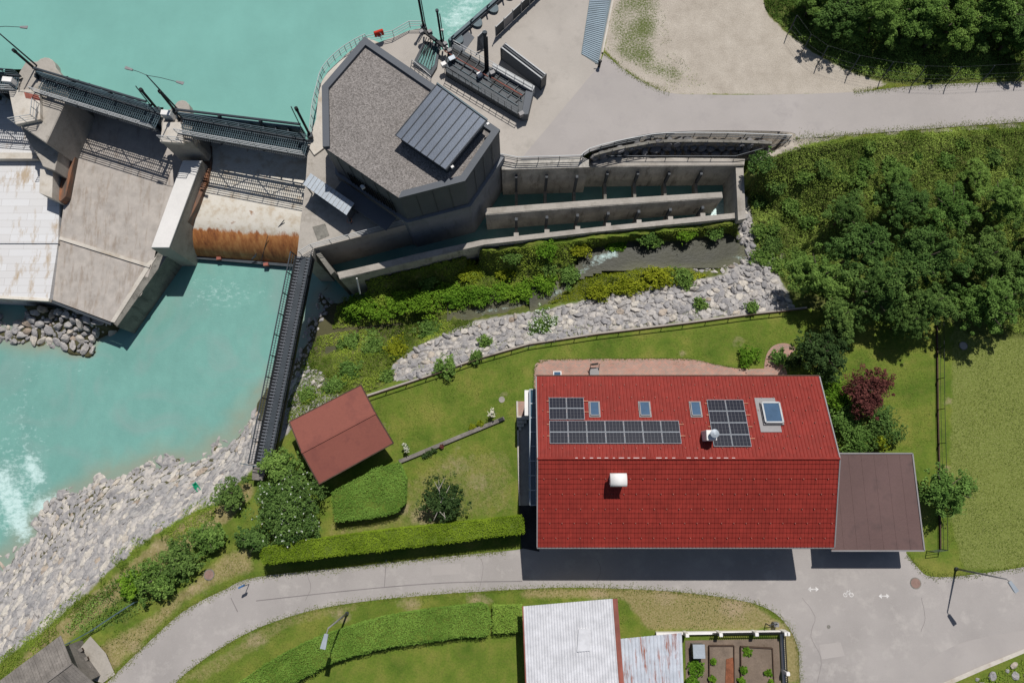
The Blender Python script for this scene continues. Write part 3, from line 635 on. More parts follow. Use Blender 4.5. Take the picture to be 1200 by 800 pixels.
# ============================================================ STRUCTURES
def railing(label, pts, h=1.1, step=1.5, name='railing', mat='steel_dark', rails=(1., .66, .33), r=.022, group=None, pr=.028, toprail=None, infill=0, lean=(0, 0)):
    """pts: world points along the base line"""
    t = empty(name, pts[0], label, 'railing' if 'rail' in name else 'fence', group)
    pts = [np.array(p, float) for p in pts]; posts = []
    for a, b in zip(pts[:-1], pts[1:]):
        L = np.linalg.norm(b - a); k = max(1, int(round(L / step)))
        for i in range(k): posts.append(a + (b - a) * i / k)
    posts.append(pts[-1]); lv = np.array([lean[0], lean[1], 0])
    for p in posts: MB().bar(p, p + lv + [0, 0, h], pr * 2, pr * 2).build('post', M[mat], t)
    for k, f in enumerate(rails):
        mb = MB()
        for a, b in zip(pts[:-1], pts[1:]): mb.bar(a + lv * f + [0, 0, h * f], b + lv * f + [0, 0, h * f], r * 2 * (1.35 if k == 0 else 1))
        mb.build('rail', M[toprail if (toprail and k == 0) else mat], t)
    if infill:
        mb = MB()
        for a, b in zip(pts[:-1], pts[1:]):
            L = np.linalg.norm(b - a); k = int(L / infill)
            for i in range(k): p = a + (b - a) * (i + .5) / k; mb.bar(p + [0, 0, .08] , p + lv + [0, 0, h - .03], .022)
        mb.build('bars', M[mat], t)
    return t

# ---------------- plant building
t = empty('power_station', at(470, 150, ZP), 'dark grey power station with a gravel flat roof at the end of the weir', 'building')
roof = [(427,43),(377,101),(378,172),(467,232),(545,212),(586,152)]
W = [at(p[0], p[1], 8.3) for p in roof]
cen = np.mean(W, 0)
inner = [c + (p - c) * .0 for p, c in zip(W, W)]
def inset(poly, d):
    out = []; n = len(poly); ar = sum(poly[i][0] * poly[(i + 1) % n][1] - poly[(i + 1) % n][0] * poly[i][1] for i in range(n)); s = 1 if ar > 0 else -1
    for i in range(n):
        p0, p1, p2 = (np.array(poly[j][:2], float) for j in ((i - 1) % n, i, (i + 1) % n))
        e1 = (p1 - p0) / np.linalg.norm(p1 - p0); e2 = (p2 - p1) / np.linalg.norm(p2 - p1)
        n1 = np.array([-e1[1], e1[0]]) * s; n2 = np.array([-e2[1], e2[0]]) * s
        b = n1 + n2; b /= max(.3, np.dot(b, n1)); out.append(p1 + b * d)
    return out
mb = MB(); mb.prism([p[:2] for p in inset(W, .06)], 7.9, 2.9); mb.build('wall', M['clad'], t)
low = inset(W, -.25); mb = MB(); mb.prism(low, 2.9, -9); mb.build('plinth', M['plinth'], t)
ins = inset(W, .62); mb = MB()
e23 = (W[3] - W[2])[:2] / np.linalg.norm((W[3] - W[2])[:2]); ins[2] = W[2][:2] + (W[1] - W[2])[:2] * 0 + np.array([.62, .05]); ins[3] = W[3][:2] + (W[4] - W[3])[:2] / np.linalg.norm((W[4] - W[3])[:2]) * .2 + np.array([0.05, .62])
for i in (0, 1, 3, 4, 5):
    j = (i + 1) % 6
    a, b, c, d = W[i][:2], W[j][:2], ins[j], ins[i]
    mb.hexa([(*p, 7.85) for p in (a, d, c, b)][::-1] + [(*p, 8.3) for p in (a, d, c, b)][::-1])
pr = mb.build('parapet', M['clad'], t)
mb = MB(); mb.prism(inset(W, .09), 8.02, 7.91); mb.build('roof', M['roof_gravel'], t)
# vertical cladding seams and louvres on the river side
mb = MB()
for i in range(6):
    j = (i + 1) % 6; a, b = W[i], W[j]; L = np.linalg.norm(b - a)
    for k in range(1, int(L / 1.4)):
        p = a + (b - a) * k / int(L / 1.4); mb.box((p[0], p[1], 5.4), (.04, .04, 4.9), 0)
mb.build('seam', M['clad_dark'], t)
a, b = W[2], W[3]; d = (b - a) / np.linalg.norm(b - a); nrm = np.array([d[1], -d[0], 0]); nrm = nrm if nrm[0] < 0 else -nrm
for s0 in (2.2,):
    mb = MB()
    for k in range(16):
        p = a + d * (s0 + k * .35) + nrm * .12; mb.box((p[0], p[1], 4.6), (.1, .12, 2.2), math.atan2(d[1], d[0]))
    mb.build('louvre', M['black'], t)
p = a + d * 4.0 + nrm * .3; MB().box((p[0], p[1], 5.2), (.35, .35, .3), .6).build('floodlight', M['white'], t)
mb = MB(); q0 = a + nrm * 1.3 + d * 1; q1 = b + nrm * 1.3 - d * 1
mb.bar((q0[0], q0[1], 3.1), (q1[0], q1[1], 3.1), 1.6, .12); mb.build('canopy', M['clad'], t)
# standing seam roof light on the roof
bx_ = [(512,98),(571,141),(523,199),(463,158)]; WB = [at(p[0], p[1], 9.5) for p in bx_]; WB[2][2] -= .0
ro = empty('roof_hatch', (*np.mean(WB, 0)[:2], 8.02), 'slate blue standing seam metal hatch on the gravel flat roof', 'roof hatch')
mb = MB(); mb.prism([p[:2] for p in inset(WB, .25)], 9.3, 8.02); mb.build('curb', M['clad_dark'], ro)
mb = MB(); mb.prism([p[:2] for p in WB], 9.5, 9.3); mb.build('cover', M['zinc'], ro)
mb = MB(); u = WB[1] - WB[0]
for k in range(0, 9):
    f = min(max(k / 8, .01), .99); p = WB[0] + u * f; q = WB[3] + (WB[2] - WB[3]) * f; mb.bar((p[0], p[1], 9.53), (q[0], q[1], 9.53), .07, .09)
mb.build('seam', M['clad_dark'], ro)
mb = MB(); mb.bar((*WB[1][:2], 9.55), (*WB[0][:2], 9.55), .14, .14); mb.build('ridge_flashing', M['steel_blue'], ro)
for f in (.08, .95):
    p = WB[1] + (WB[2] - WB[1]) * f + np.array([.35, .1, 0]); MB().box((p[0], p[1], 9.35), (.25, .2, .2), .6).build('sensor', M['white'], ro)

# deck between the building and the footbridge
t = empty('concrete_terrace', at(370, 270, 1.5), 'concrete service deck between the power station and the footbridge', 'deck')
dk = [(361,172),(379,170),(469,232),(482,262),(368,291),(366,301),(348,301),(352,262),(358,215)]
MB().ppx(dk, 1.5, -7).build('deck', M['concrete'], t)
MB().ppx([(366,266),(381,262),(386,276),(372,282)], 1.53, 1.4).build('hatch', M['concrete_dark'], t)
a, b = at(367, 291, 1.5), at(474, 263, 1.5)
railing('pale steel railing along the south edge of the service deck', [at(350, 300, 1.5) + [.3, .1, 0], a, b], mat='rail_pale', step=1.8)
t = empty('metal_canopy', at(388, 228, 1.5), 'light grey metal canopy roof beside the power station wall', 'canopy')
cn = [(364,203),(415,238),(406,252),(355,216)]; CW = atl(cn, 3.9)
MB().prism([p[:2] for p in CW], 3.9, 3.78).build('roof', M['galv'], t)
mb = MB()
for k in range(1, 12):
    f = k / 12; mb.bar(CW[0] * (1 - f) + CW[1] * f + [0, 0, .03], CW[3] * (1 - f) + CW[2] * f + [0, 0, .03], .04, .05)
mb.build('seam', M['rail_pale'], t)
for p in inset(CW, .15): MB().bar((p[0], p[1], 1.5), (p[0], p[1], 3.8), .1).build('post', M['steel_dark'], t)
MB().prism([p[:2] for p in inset(CW, .35)], 3.5, 1.5).build('cabinet', M['clad'], t)
for x, y in ((412, 262), (418, 244)):
    p = at(x, y, 1.5); t = empty('hand_wheel', p, 'rusty valve hand wheel %s the metal canopy' % ('south of' if x == 412 else 'at the east end of'), 'valve')
    MB().tube([p, p + [0, 0, .9]], .05).build('stem', M['steel_dark'], t)
    MB().tube([p + [math.cos(k * .524) * .25, math.sin(k * .524) * .25, .9] for k in range(13)], .03, 6).build('wheel', M['terracotta'], t)

# ---------------- weir bays, piers
def wall_px(name, px, zt, zb, mat, label, cat='wall', bevel=0.03):
    o = MB().ppx(px, zt, zb).build(name, M[mat], bevel=bevel); return tag(o, label, cat)
# bay three (with the rusty drum lip)
rows = []  # (left px, right px, z)
prof = [((232,150),(362,168),-2.6),((236,176),(362,190),-2.6),((243,186),(362,198),-2.65),((242,205),(361,214),-2.75),((238,222),(360,230),-2.9),((230,240),(358,249),-3.1),((221,256),(356,264),-3.35),((212,268),(354,277),-3.8),((208,279),(353,287),-4.4),((206,288),(351,296),-5.1),((206,295),(350,304),-5.9),((206,299),(349,310),-6.6)]
mb = MB(); NS = 28; vs = []
for l, r_, z in prof:
    A_, B_ = at(*l, z), at(*r_, z)
    for k in range(NS + 1): vs.append(A_ + (B_ - A_) * k / NS)
m_ = len(prof)
last = [np.array([v[0], v[1], -8]) for v in vs[-(NS + 1):]]; vs += last
fs = [(i * (NS + 1) + k, (i + 1) * (NS + 1) + k, (i + 1) * (NS + 1) + k + 1, i * (NS + 1) + k + 1) for i in range(m_) for k in range(NS)]
t = empty('weir_drum', at(285, 255, -1), 'weir sill nearest the power station with a broad orange rusty lip', 'weir')
mb.add(vs, fs); mb.build('sill', M['weir'], t, smooth=True)
mb = MB(); mb.bar(at(206, 300, -6.6), at(349, 312, -6.6), .3, .3); mb.build('lip', M['steel_dark'], t)
for (x, y) in ((257, 303), (312, 310)):
    p = at(x, y, -6.4); MB().box(p, (.5, .35, .4), .1).build('anchor', M['rust_edge'], t)
railrod = MB(); railrod.tube([at(333, 258, -3.0), at(295, 304, -6.)], .05); railrod.tube([at(314, 276, -3.6), at(306, 306, -6.2)], .03); railrod.tube([at(295, 304, -6.), at(300,300,-5.6)], .05)
tag(railrod.build('gauge_rod', M['steel_dark']), 'thin dark steel rods leaning across the rusty weir lip', 'rod')
# bay two and one floors (plain and slabs)
t = empty('spillway', at(120, 270, -2.4), 'wide bare concrete spillway floor between the two weir piers', 'spillway')
A2 = [((104,98),(225,140),-2.7),((96,128),(215,172),-2.7),((88,178),(210,215),-2.9),((76,230),(190,262),-3.2),((70,275),(180,305),-3.5),((66,312),(166,345),-3.7),((58,350),(133,378),-3.9)]
mb = MB(); vs = []
for l, r_, z in A2:
    a, b = at(*l, z), at(*r_, z)
    for k in range(9): vs.append(a + (b - a) * k / 8)
vs += [np.array([v[0], v[1], -7]) for v in vs[-9:]]
mb.add(vs, [(i * 9 + k, (i + 1) * 9 + k, (i + 1) * 9 + k + 1, i * 9 + k + 1) for i in range(len(A2)) for k in range(8)]); mb.build('floor', M['apron'], t)
mb = MB(); mb.bar(at(70, 279, -3.44), at(176, 312, -3.44), .35, .12); mb.build('sill', M['concrete_pale'], t)
mb = MB(); mb.bar(at(57, 352, -3.9), at(131, 380, -3.9), .25, .3); mb.build('lip', M['steel_dark'], t)
t = empty('spillway', at(30, 260, -2.2), 'white slab covered spillway at the left edge with an orange rusty lip', 'spillway')
MB().prism([tuple(at(x, y, -3.2)[:2]) for x, y in ((-60,95),(60,110),(55,185),(55,220),(70,225),(68,285),(-60,285))], -3.2, -8).build('slabs', M['slabs'], t)
MB().prism([tuple(at(x, y, -3.35)[:2]) for x, y in ((-60,285),(68,285),(58,350),(-60,345))], -3.35, -8).build('lower_slabs', M['slabs'], t)
mb = MB(); mb.bar(at(-60, 345, -3.5), at(59, 352, -3.5), .3, .5); mb.build('lip', M['weir'], t)
mb = MB(); mb.bar(at(-60, 184, -2.7), at(46, 184, -2.7), .7, .6); mb.build('beam', M['concrete_pale'], t)
wall_px('retaining_wall', [(178,304),(188,292),(196,300),(137,383),(131,377)], -3.6, -9, 'concrete_dark', 'dark river wall slanting down from the middle pier beside the bare spillway')
wall_px('wall_coping', [(174,306),(184,300),(134,378),(129,377)], -3.5, -3.62, 'concrete_pale', 'pale concrete coping on top of the slanting river wall')
# piers
def pier(head, body, cap, label, loc):
    t = empty('weir_pier', loc, label, 'pier')
    MB().ppx(head, 1.9, -7).build('head', M['concrete'], t, bevel=.08)
    MB().ppx(cap, 2.35, 1.9).build('cap', M['concrete_pale'], t, bevel=.04)
    MB().ppx(body[0], body[1], -7).build('body', M[body[2]], t, bevel=.05)
    if len(body) > 3: MB().ppx(body[3], body[4], -7).build('tail', M[body[2]], t, bevel=.05)
    return t
def rnd(cx, cy, r, a0, a1, n=8): return [(cx + r * math.cos(a0 + (a1 - a0) * k / n), cy + r * math.sin(a0 + (a1 - a0) * k / n)) for k in range(n + 1)]
tb = pier([(188,132),(203,126)] + rnd(213, 126, 9, math.pi, 2 * math.pi, 6) + [(223,134),(226,160),(224,166),(190,168)],
     ([(214,188),(237,188),(199,291),(177,291)], -1.0, 'concrete'),
     [(191,143),(212,143),(215,168),(187,166)], 'middle weir pier with a pale cap, long white tail slab and round nose', at(205, 150, 0))
ta = pier([(22,85),(30,72)] + rnd(53, 79, 12, -math.pi * .8, 0, 6) + [(75,92),(80,112),(54,168),(16,142)],
     ([(20,140),(52,126),(86,122),(70,170),(64,200),(50,195),(48,190),(30,160)], -.3, 'concrete'),
     [(10,106),(46,104),(47,140),(18,146)], 'left weir pier with a broad pale cap and stair beside the slab spillway', at(45, 120, 0))
MB().ppx([(214,188),(236,188),(198,290),(177,290)], -.8, -.98).build('coping', M['white_conc'], tb, bevel=.03)
MB().ppx([(28,108),(45,112),(47,118),(30,115)], 2.37, 2.3).build('hatch', M['rust_edge'], ta)
MB().ppx([(47,198),(62,200),(61,232),(46,226)], -1.2, -8).build('ledge', M['concrete_pale'], ta)
wall_px('side_wall', [(240,170),(248,171),(248,190),(243,212),(232,238),(219,262),(211,280),(208,290),(201,290),(202,272),(214,246),(228,212)], -2.4, -8, 'rust_wall', 'narrow rust stained wall between the middle pier and the rusty weir sill')
wall_px('side_wall', [(90,128),(97,131),(89,178),(77,230),(71,236),(66,232),(78,186)], -2.3, -8, 'rust_wall', 'narrow dark rusty wall between the left pier and the bare spillway')
# gates under the walkway
def gate(a, b, label, mat='steel_blue'):
    t = empty('sluice_gate', a, label, 'gate')
    MB().bar(np.array(a) + [0, 0, -1.5], np.array(b) + [0, 0, -1.5], .25, 5.2).build('skin_plate', M[mat], t)
    d = np.array(b) - np.array(a); L = np.linalg.norm(d)
    mb = MB()
    for k in range(int(L / 1.2) + 1):
        p = np.array(a) + d * k / int(L / 1.2); mb.bar(p + [-.1, -.35, 1.0], p + [-.1, -.35, -4], .12, .4)
    mb.build('rib', M['steel_dark'], t)
    MB().tube([np.array(a) + [0, .15, 1.5], np.array(b) + [0, .15, 1.5]], .14).build('torque_tube', M['steel_dark'], t)
    mb = MB()
    for k in (.35, .68):
        p = np.array(a) + d * k; mb.bar(p + [0, .1, 1.5], p + [-.1, -.1, .6], .22, .3)
    mb.build('bracket', M['steel_dark'], t); return t
gate(at(50, 91, 1.5), at(180, 130, 1.5), 'steel sluice gate below the walkway between the left and middle piers')
gate(at(214, 139, 1.5), at(357, 156, 1.5), 'steel sluice gate below the walkway between the middle pier and the power station')
gate(at(-60, 85, 1.5), at(15, 93, 1.5), 'steel sluice gate left of the left pier at the photo edge')
def walkway(c0, c1, wd, z, label, pieces=22):
    a, b = at(*c0, z), at(*c1, z); d = (b - a); L = np.linalg.norm(d); d /= L; nn = np.array([-d[1], d[0], 0])
    t = empty('walkway', a, label, 'walkway')
    for s in (-1, 1): MB().bar(a + nn * s * wd / 2, b + nn * s * wd / 2, .12, .28).build('beam', M['steel_dark'], t)
    mb = MB(); k = int(L / .22)
    for i in range(k): p = a + d * L * (i + .5) / k; mb.bar(p - nn * wd / 2, p + nn * wd / 2, .07, .05)
    for s in np.linspace(-.5, .5, 6)[1:-1]: mb.bar(a + nn * s * wd + [0, 0, .03], b + nn * s * wd + [0, 0, .03], .035, .04)
    mb.build('grating', M['steel_blue'], t)
    mb = MB(); k = int(L / 2.0)
    for i in range(k):
        p = a + d * L * i / k; q = a + d * L * (i + 1) / k; s = 1 if i % 2 else -1; mb.bar(p + nn * s * wd / 2 + [0, 0, -.35], q - nn * s * wd / 2 + [0, 0, -.35], .07)
    for s in (-1, 1): mb.bar(a + nn * s * wd / 2 + [0, 0, -.5], b + nn * s * wd / 2 + [0, 0, -.5], .1)
    mb.build('truss', M['steel_dark'], t)
    return a, b, nn
for c0, c1, nm in (((46,100),(186,143),'between the left and middle piers'), ((212,148),(360,174),'between the middle pier and the power station'), ((-60,92),(22,98),'left of the left pier')):
    a, b, nn = walkway(c0, c1, 1.7, 2.3, 'narrow steel grating walkway ' + nm)
    railing('pale downstream railing of the walkway ' + nm, [a - nn * .9, b - nn * .9] if nn[1] > 0 else [a + nn * .9, b + nn * .9], mat='rail_pale', step=1.6, r=.026)
    railing('dark upstream railing of the walkway ' + nm, [a + nn * .9, b + nn * .9] if nn[1] > 0 else [a - nn * .9, b - nn * .9], mat='steel_blue', step=1.6)
a, b = at(18, 145, 2.35), at(46, 122, 2.35)
railing('short railing on the cap of the left weir pier', [a, at(44, 141, 2.35), b], mat='rail_pale', step=1.0)
railing('short railing on the cap of the middle weir pier', [at(190, 165, 2.35), at(213, 167, 2.35)], mat='rail_pale', step=1.0)
# lamps on the piers
def dbl_lamp(base, z, heads, h, label, group=None):
    p = at(*base, z); t = empty('lamp_post', p, label, 'street lamp', group)
    MB().tube([p, p + [0, 0, .6 * h], p + [0, 0, h]], [.09, .07, .05]).build('pole', M['steel_dark'], t, smooth=True)
    for hx, hy in heads:
        q = at(hx, hy, h + z + .15); e = q - (p + [0, 0, h]); MB().tube([p + [0, 0, h - .05], p + [0, 0, h + .1] + e * .5, q], .03, 6).build('arm', M['steel_dark'], t)
        an = math.atan2(e[1], e[0]); mb = MB(); 
        mb.hexa([tuple(q + np.array([math.cos(an) * u - math.sin(an) * v, math.sin(an) * u + math.cos(an) * v, k])) for k, s in ((-.1, .8), (.06, 1)) for u, v in ((-.05, -.1 * s), (.75 * s, -.17 * s), (.75 * s, .17 * s), (-.05, .1 * s))])
        mb.build('lamp_head', M['frame_grey'], t, bevel=.03)
    return t
dbl_lamp((209, 129), 1.9, [(155, 82), (207, 96)], 6.2, 'two armed grey lamp post on the nose of the middle weir pier')
dbl_lamp((43, 77), 1.9, [(24, 32)], 6.2, 'single armed grey lamp post on the nose of the left weir pier')
# hydraulic cylinders
def piston(base, top, z, label, h=3.6, r=.13, thin=None):
    p = at(*base, z); q = at(*top, z + h); t = empty('gate_cylinder', p, label, 'hydraulic cylinder')
    m_ = p + (q - p) * .62
    MB().tube([p, q], r).build('barrel', M['black'], t, smooth=True); MB().tube([p + (q - p) * .93, q + (q - p) * .02], r * 1.4).build('end_cap', M['black'], t)
    e = MB(); e.box(p + [0, 0, .15], (.5, .5, .4), .3); e.build('bearing', M['steel_dark'], t); return t
piston((47, 86), (16, 59), 2.0, 'black hydraulic cylinder leaning out from the left weir pier')
piston((186, 130), (165, 105), 2.0, 'left of two black hydraulic cylinders on the middle weir pier')
piston((206, 131), (187, 107), 2.0, 'right of two black hydraulic cylinders on the middle weir pier')
piston((364, 160), (347, 127), 2.0, 'black hydraulic cylinder at the power station end of the walkway', h=4.0)
def rod(base, top, z, h, label):
    p = at(*base, z); tag(MB().tube([p, at(*top, z + h)], .05).build('steel_rod', M['steel_dark'], loc=p), label, 'rod')
rod((180, 128), (159, 101), 2, 3.6, 'thin steel rod left of the cylinders on the middle pier'); rod((356, 156), (341, 125), 2, 3.6, 'thin steel rod beside the cylinder at the power station end')
for x, y, lb in ((194, 132, 'white control cabinet on the middle weir pier'), (8, 93, 'white control cabinet at the left weir pier')):
    p = at(x, y, 3); tb_ = empty('control_cabinet', (p[0], p[1], 1.9), lb, 'cabinet'); MB().box((p[0], p[1], 2.5), (1., .55, 1.1), -.1).build('housing', M['white'], tb_, bevel=.03); MB().box((p[0], p[1] - .3, 2.5), (.8, .05, .9), -.1).build('door', M['galv'], tb_)
# ---------------- intake side of the power station
wall_px('quay_wall', [(374,100),(384,84),(405,64),(430,44),(445,50),(400,110),(384,170),(368,182),(360,170),(370,140)], 1.7, -7, 'concrete_pale', 'narrow pale quay around the water side of the power station')
railing('pale railing curving round the water side of the power station', [at(x, y, 1.7) for x, y in smooth([(366,160),(369,130),(374,108),(381,86),(400,66),(418,54),(430,48)], 3)], mat='rail_pale', step=1.8)
railing('railing around the paved corner beside the lifebuoy', [at(x, y, ZP) for x, y in [(432,50),(462,44),(481,33),(499,33)]], mat='rail_pale', step=1.8)
p = at(444, 46, ZP); t = empty('lifebuoy_holder', p, 'red lifebuoy case on the railing beside the power station', 'lifebuoy'); q = at(444, 39, ZP + 1.1)
MB().box(q, (1.0, .28, .75), .35).build('case', M['orange'], t, bevel=.06)
MB().tube([q + [math.cos(k * .524) * .26, math.sin(k * .524) * .1 - .16, math.sin(k * .524) * .25] for k in range(13)], .05, 6).build('ring', M['white'], t)
# open shaft with ladder grille
t = empty('intake_shaft', at(497, 70, ZP), 'dark steel framed intake shaft with ladder grille beside the roof edge', 'intake')
MB().ppx([(497,48),(516,52),(512,78),(506,88),(484,74)], ZP + .35, ZP - .5).build('frame', M['steel_dark'], t)
MB().ppx([(499,52),(513,55),(509,76),(504,82),(489,72)], ZP + .38, ZP + .3).build('pit', M['water_basin'], t)
mb = MB()
for k in range(6): mb.bar(at(500 + k * 2.3, 53 + k * .3, ZP + .45), at(490 + k * 3.0, 72 + k * 1.8, ZP + .45), .06)
mb.build('grille', M['black'], t)
mb = MB()
for k in range(6):
    f = k / 5; mb.bar(at(483 + f * 22, 70 + f * 19, ZP + 1.0), at(481 + f * 24, 80 + f * 18, ZP + .1), .05)
for f in (0, .35, .7, 1): mb.bar(at(483, 70, ZP + 1) * (1 - f) + at(481, 80, ZP + .1) * f, at(505, 89, ZP + 1) * (1 - f) + at(505, 98, ZP + .1) * f, .06)
mb.build('ladder', M['rail_pale'], t)
def mast(base, top, z, h, label, r=.11):
    p = at(*base, z); q = at(*top, z + h); t = empty('gate_mast', p, label, 'mast'); MB().tube([p, q], r).build('column', M['black'], t, smooth=True)
    MB().tube([q - (q - p) * .04, q + (q - p) * .01], r * 1.5).build('head', M['steel_dark'], t)
    MB().tube([p + [.22, 0, 0], p + [.22, 0, 0] + (q - p) * .9], r * .45).build('side_rod', M['steel_dark'], t)
    MB().box(p + [0, 0, .2], (.6, .5, .5), .3).build('bearing', M['steel_dark'], t)
mast((497, 34), (490, -4), ZP, 4.2, 'taller black hydraulic mast at the reservoir corner', .12); mast((518, 52), (512, 12), ZP, 4.2, 'black hydraulic mast beside the upper end of the trash rack')
mast((570, 88), (568, 38), ZP + .4, 4.8, 'thick black hydraulic mast standing over the trash rack channel', .16)
t = empty('trash_rack', at(570, 95, ZP), 'long dark steel trash rack trough running diagonally across the yard', 'trash rack')
MB().ppx([(525,56),(534,54),(624,108),(614,134),(608,135),(522,84)], ZP + .9, ZP - .3).build('housing', M['steel_dark'], t, bevel=.04)
MB().ppx([(527,60),(532,57),(572,82),(568,88)], ZP + .93, ZP + .8).build('slot', M['black'], t)
MB().ppx([(573,93),(577,88),(612,110),(609,116)], ZP + .93, ZP + .8).build('slot', M['black'], t)
for (x0, y0, x1, y1) in ((524,72,607,124),(523,78,564,104),(526,66,612,119)):
    MB().bar(at(x0, y0, ZP + .96), at(x1, y1, ZP + .96), .06, .06).build('rail', M['steel_blue'], t)
for k in range(7):
    f = k / 6; MB().bar(at(523 + f * 85, 66 + f * 52, ZP + .97), at(521 + f * 87, 82 + f * 52, ZP + .97), .05).build('rib', M['steel_dark'], t)
MB().ppx([(578,74),(627,101),(624,107),(576,79)], ZP + 1.3, ZP).build('side_cover', M['rail_pale'], t, bevel=.03)
MB().ppx([(616,106),(625,108),(619,134),(611,135)], ZP + 1.2, ZP).build('end_cover', M['clad'], t, bevel=.03)
for x, y in ((522, 56), (520, 76), (562, 88), (577, 86), (611, 134)):
    p = at(x, y, ZP + 1.1); MB().box(p, (.5, .4, .5), .5).build('drive', M['frame_grey'] if x % 2 else M['white'], t)
RK = [at(x, y, ZP + .9) for x, y in ((522, 84), (608, 135), (614, 134))]
mb = MB(); a_, b_ = at(523, 84, ZP + .9), at(607, 134, ZP + .9)
for k in range(12): q = a_ + (b_ - a_) * k / 11; mb.bar(q, q + [0, 0, .95], .05)
for h_ in (.5, .95): mb.bar(a_ + [0, 0, h_], b_ + [0, 0, h_], .05)
mb.build('handrail', M['steel_dark'], t)
mb = MB(); a_, b_ = at(532, 54, ZP + .9), at(624, 106, ZP + .9)
for k in range(10): q = a_ + (b_ - a_) * k / 9; mb.bar(q, q + [0, 0, .95], .05)
for h_ in (.5, .95): mb.bar(a_ + [0, 0, h_], b_ + [0, 0, h_], .05)
mb.build('handrail', M['rail_pale'], t)
for f in (.08, .2, .32, .42, .6, .72, .84, .95):
    a_ = at(523, 72, ZP + 1.0) * (1 - f) + at(609, 122, ZP + 1.0) * f; b_ = at(534, 55, ZP + 1.0) * (1 - f) + at(624, 107, ZP + 1.0) * f
    MB().bar(a_, b_, .09, .12).build('cross_beam', M['black' if f in (.2, .6) else 'steel_dark'], t)
MB().tube([at(521, 60, ZP + 1.3), at(545, 74, ZP + 1.3), at(572, 90, ZP + 1.3)], .06).build('cable_pipe', M['rust_edge'], t)
MB().tube([at(576, 91, ZP + 1.3), at(612, 112, ZP + 1.3)], .06).build('cable_pipe', M['rust_edge'], t)
pt = empty('gate_portal', at(508, 44, ZP), 'black steel portal beam linking the two hydraulic masts', 'portal frame')
MB().bar(at(496, 36, ZP + 1.2), at(524, 58, ZP + 1.2), .3, .3).build('beam', M['black'], pt)
for x, y in ((497, 40), (504, 46), (511, 51), (519, 57)): MB().bar(at(x, y, ZP + .3), at(x, y, ZP + 1.15), .14).build('leg', M['steel_dark'], pt)
for x, y in ((494, 38), (504, 38), (522, 52), (527, 60)): MB().box(at(x, y, ZP + 1.3), (.4, .35, .5), .5).build('motor', M['frame_grey'], pt)
for k in range(5): MB().bar(at(500 + k * 2.6, 44 + k * 1.4, ZP + .9), at(493 + k * 3, 62 + k * 2, ZP + .5), .07).build('brace', M['black'], pt)
for x, y, lb in ((520, 46, 'thin pale standpipe on the edge of the intake channel'), (531, 78, 'small dark electrical box at the upper end of the trash rack')):
    p = at(x, y, ZP); t2 = empty('standpipe' if x == 520 else 'electrical_box', p, lb, 'pipe' if x == 520 else 'box')
    if x == 520: MB().tube([p, p + [0, 0, 1.4]], .06).build('pipe', M['rail_pale'], t2); MB().box(p + [0, 0, 1.45], (.25, .2, .2)).build('head', M['white'], t2)
    else: MB().box(p + [0, 0, 1.2], (.6, .4, .5), .5).build('housing', M['steel_dark'], t2); MB().box(p + [0, 0, 1.48], (.66, .46, .06), .5).build('lid', M['galv'], t2)
t = empty('panel_frame', at(566, 60, ZP), 'small grey steel frame panel beside the thick black mast', 'panel')
mb = MB(); c = [at(560, 43, ZP + 1.8), at(568, 35, ZP + 1.8), at(567, 57, ZP + .2), at(559, 60, ZP + .2)]
for k in range(4): mb.bar(c[k], c[(k + 1) % 4], .07)
mb.build('frame', M['rail_pale'], t); mb = MB(); mb.add([*c], [(0, 1, 2, 3)]); mb.add([q + [.02, -.05, 0] for q in c], [(3, 2, 1, 0)]); mb.build('panel', M['clad'], t)
t = empty('stop_log_stack', at(612, 85, ZP), 'tall narrow stack of grey steel stop logs standing on the yard', 'stop logs')
a, b = at(590, 54, ZP + 1.9), at(637, 90, ZP + 1.9); d = (b - a) / np.linalg.norm(b - a); nn = np.array([-d[1], d[0], 0])
MB().bar([a[0], a[1], ZP + .95], [b[0], b[1], ZP + .95], .75, 1.88).build('stack', M['clad'], t)
for s in (-.28, 0, .28): MB().bar(a + nn * s + [0, 0, .05], b + nn * s + [0, 0, .05], .12, .12).build('top_flange', M['rail_pale' if s else 'clad_dark'], t)
for s in (0, 1): q = a + (b - a) * s; MB().box((q[0], q[1], ZP + .96), (.14, .85, 1.96), math.atan2(d[1], d[0])).build('end_frame', M['steel_dark'], t)
# intake channel wall with arches
t = empty('intake_wall', at(560, 30, ZP), 'dark intake wall with round arched bays running to the top edge', 'intake wall')
a, b = at(527, 50, ZP + .2), at(600, -14, ZP + .2)
MB().bar(a + [0, 0, -3], b + [0, 0, -3], .5, 6.4).build('wall', M['clad'], t)
MB().bar(a + [0, 0, .35], b + [0, 0, .35], .3, .2).build('coping', M['steel_blue'], t)
d = (b - a) / np.linalg.norm(b - a); nn = np.array([d[1], -d[0], 0])
for f in (.0, .3, .56, .82):
    q = a + (b - a) * (f + .04); mb = MB(); mb.prism([tuple((q + nn * (.2 + .75 * math.sin(math.pi * k / 8)) + d * (1.0 - math.cos(math.pi * k / 8)) * .55)[:2]) for k in range(9)], ZP + .3, ZP - 1.4); mb.build('arch', M['steel_blue'], t)
    MB().bar(q + [0, 0, .5], q + nn * .4 + [0, 0, 1.2], .12).build('bracket', M['steel_dark'], t)
MB().ppx([(524,66),(530,50),(548,36),(556,44),(543,62)], ZP + .06, ZP - 1).build('shaft_cover', M['clad'], t)
mb = MB()
t = empty('guard_panel', at(600, 25, ZP), 'long guard fence with solid dark panels beside the intake channel', 'guard fence')
a, b = at(581, 44, ZP), at(640, -12, ZP)
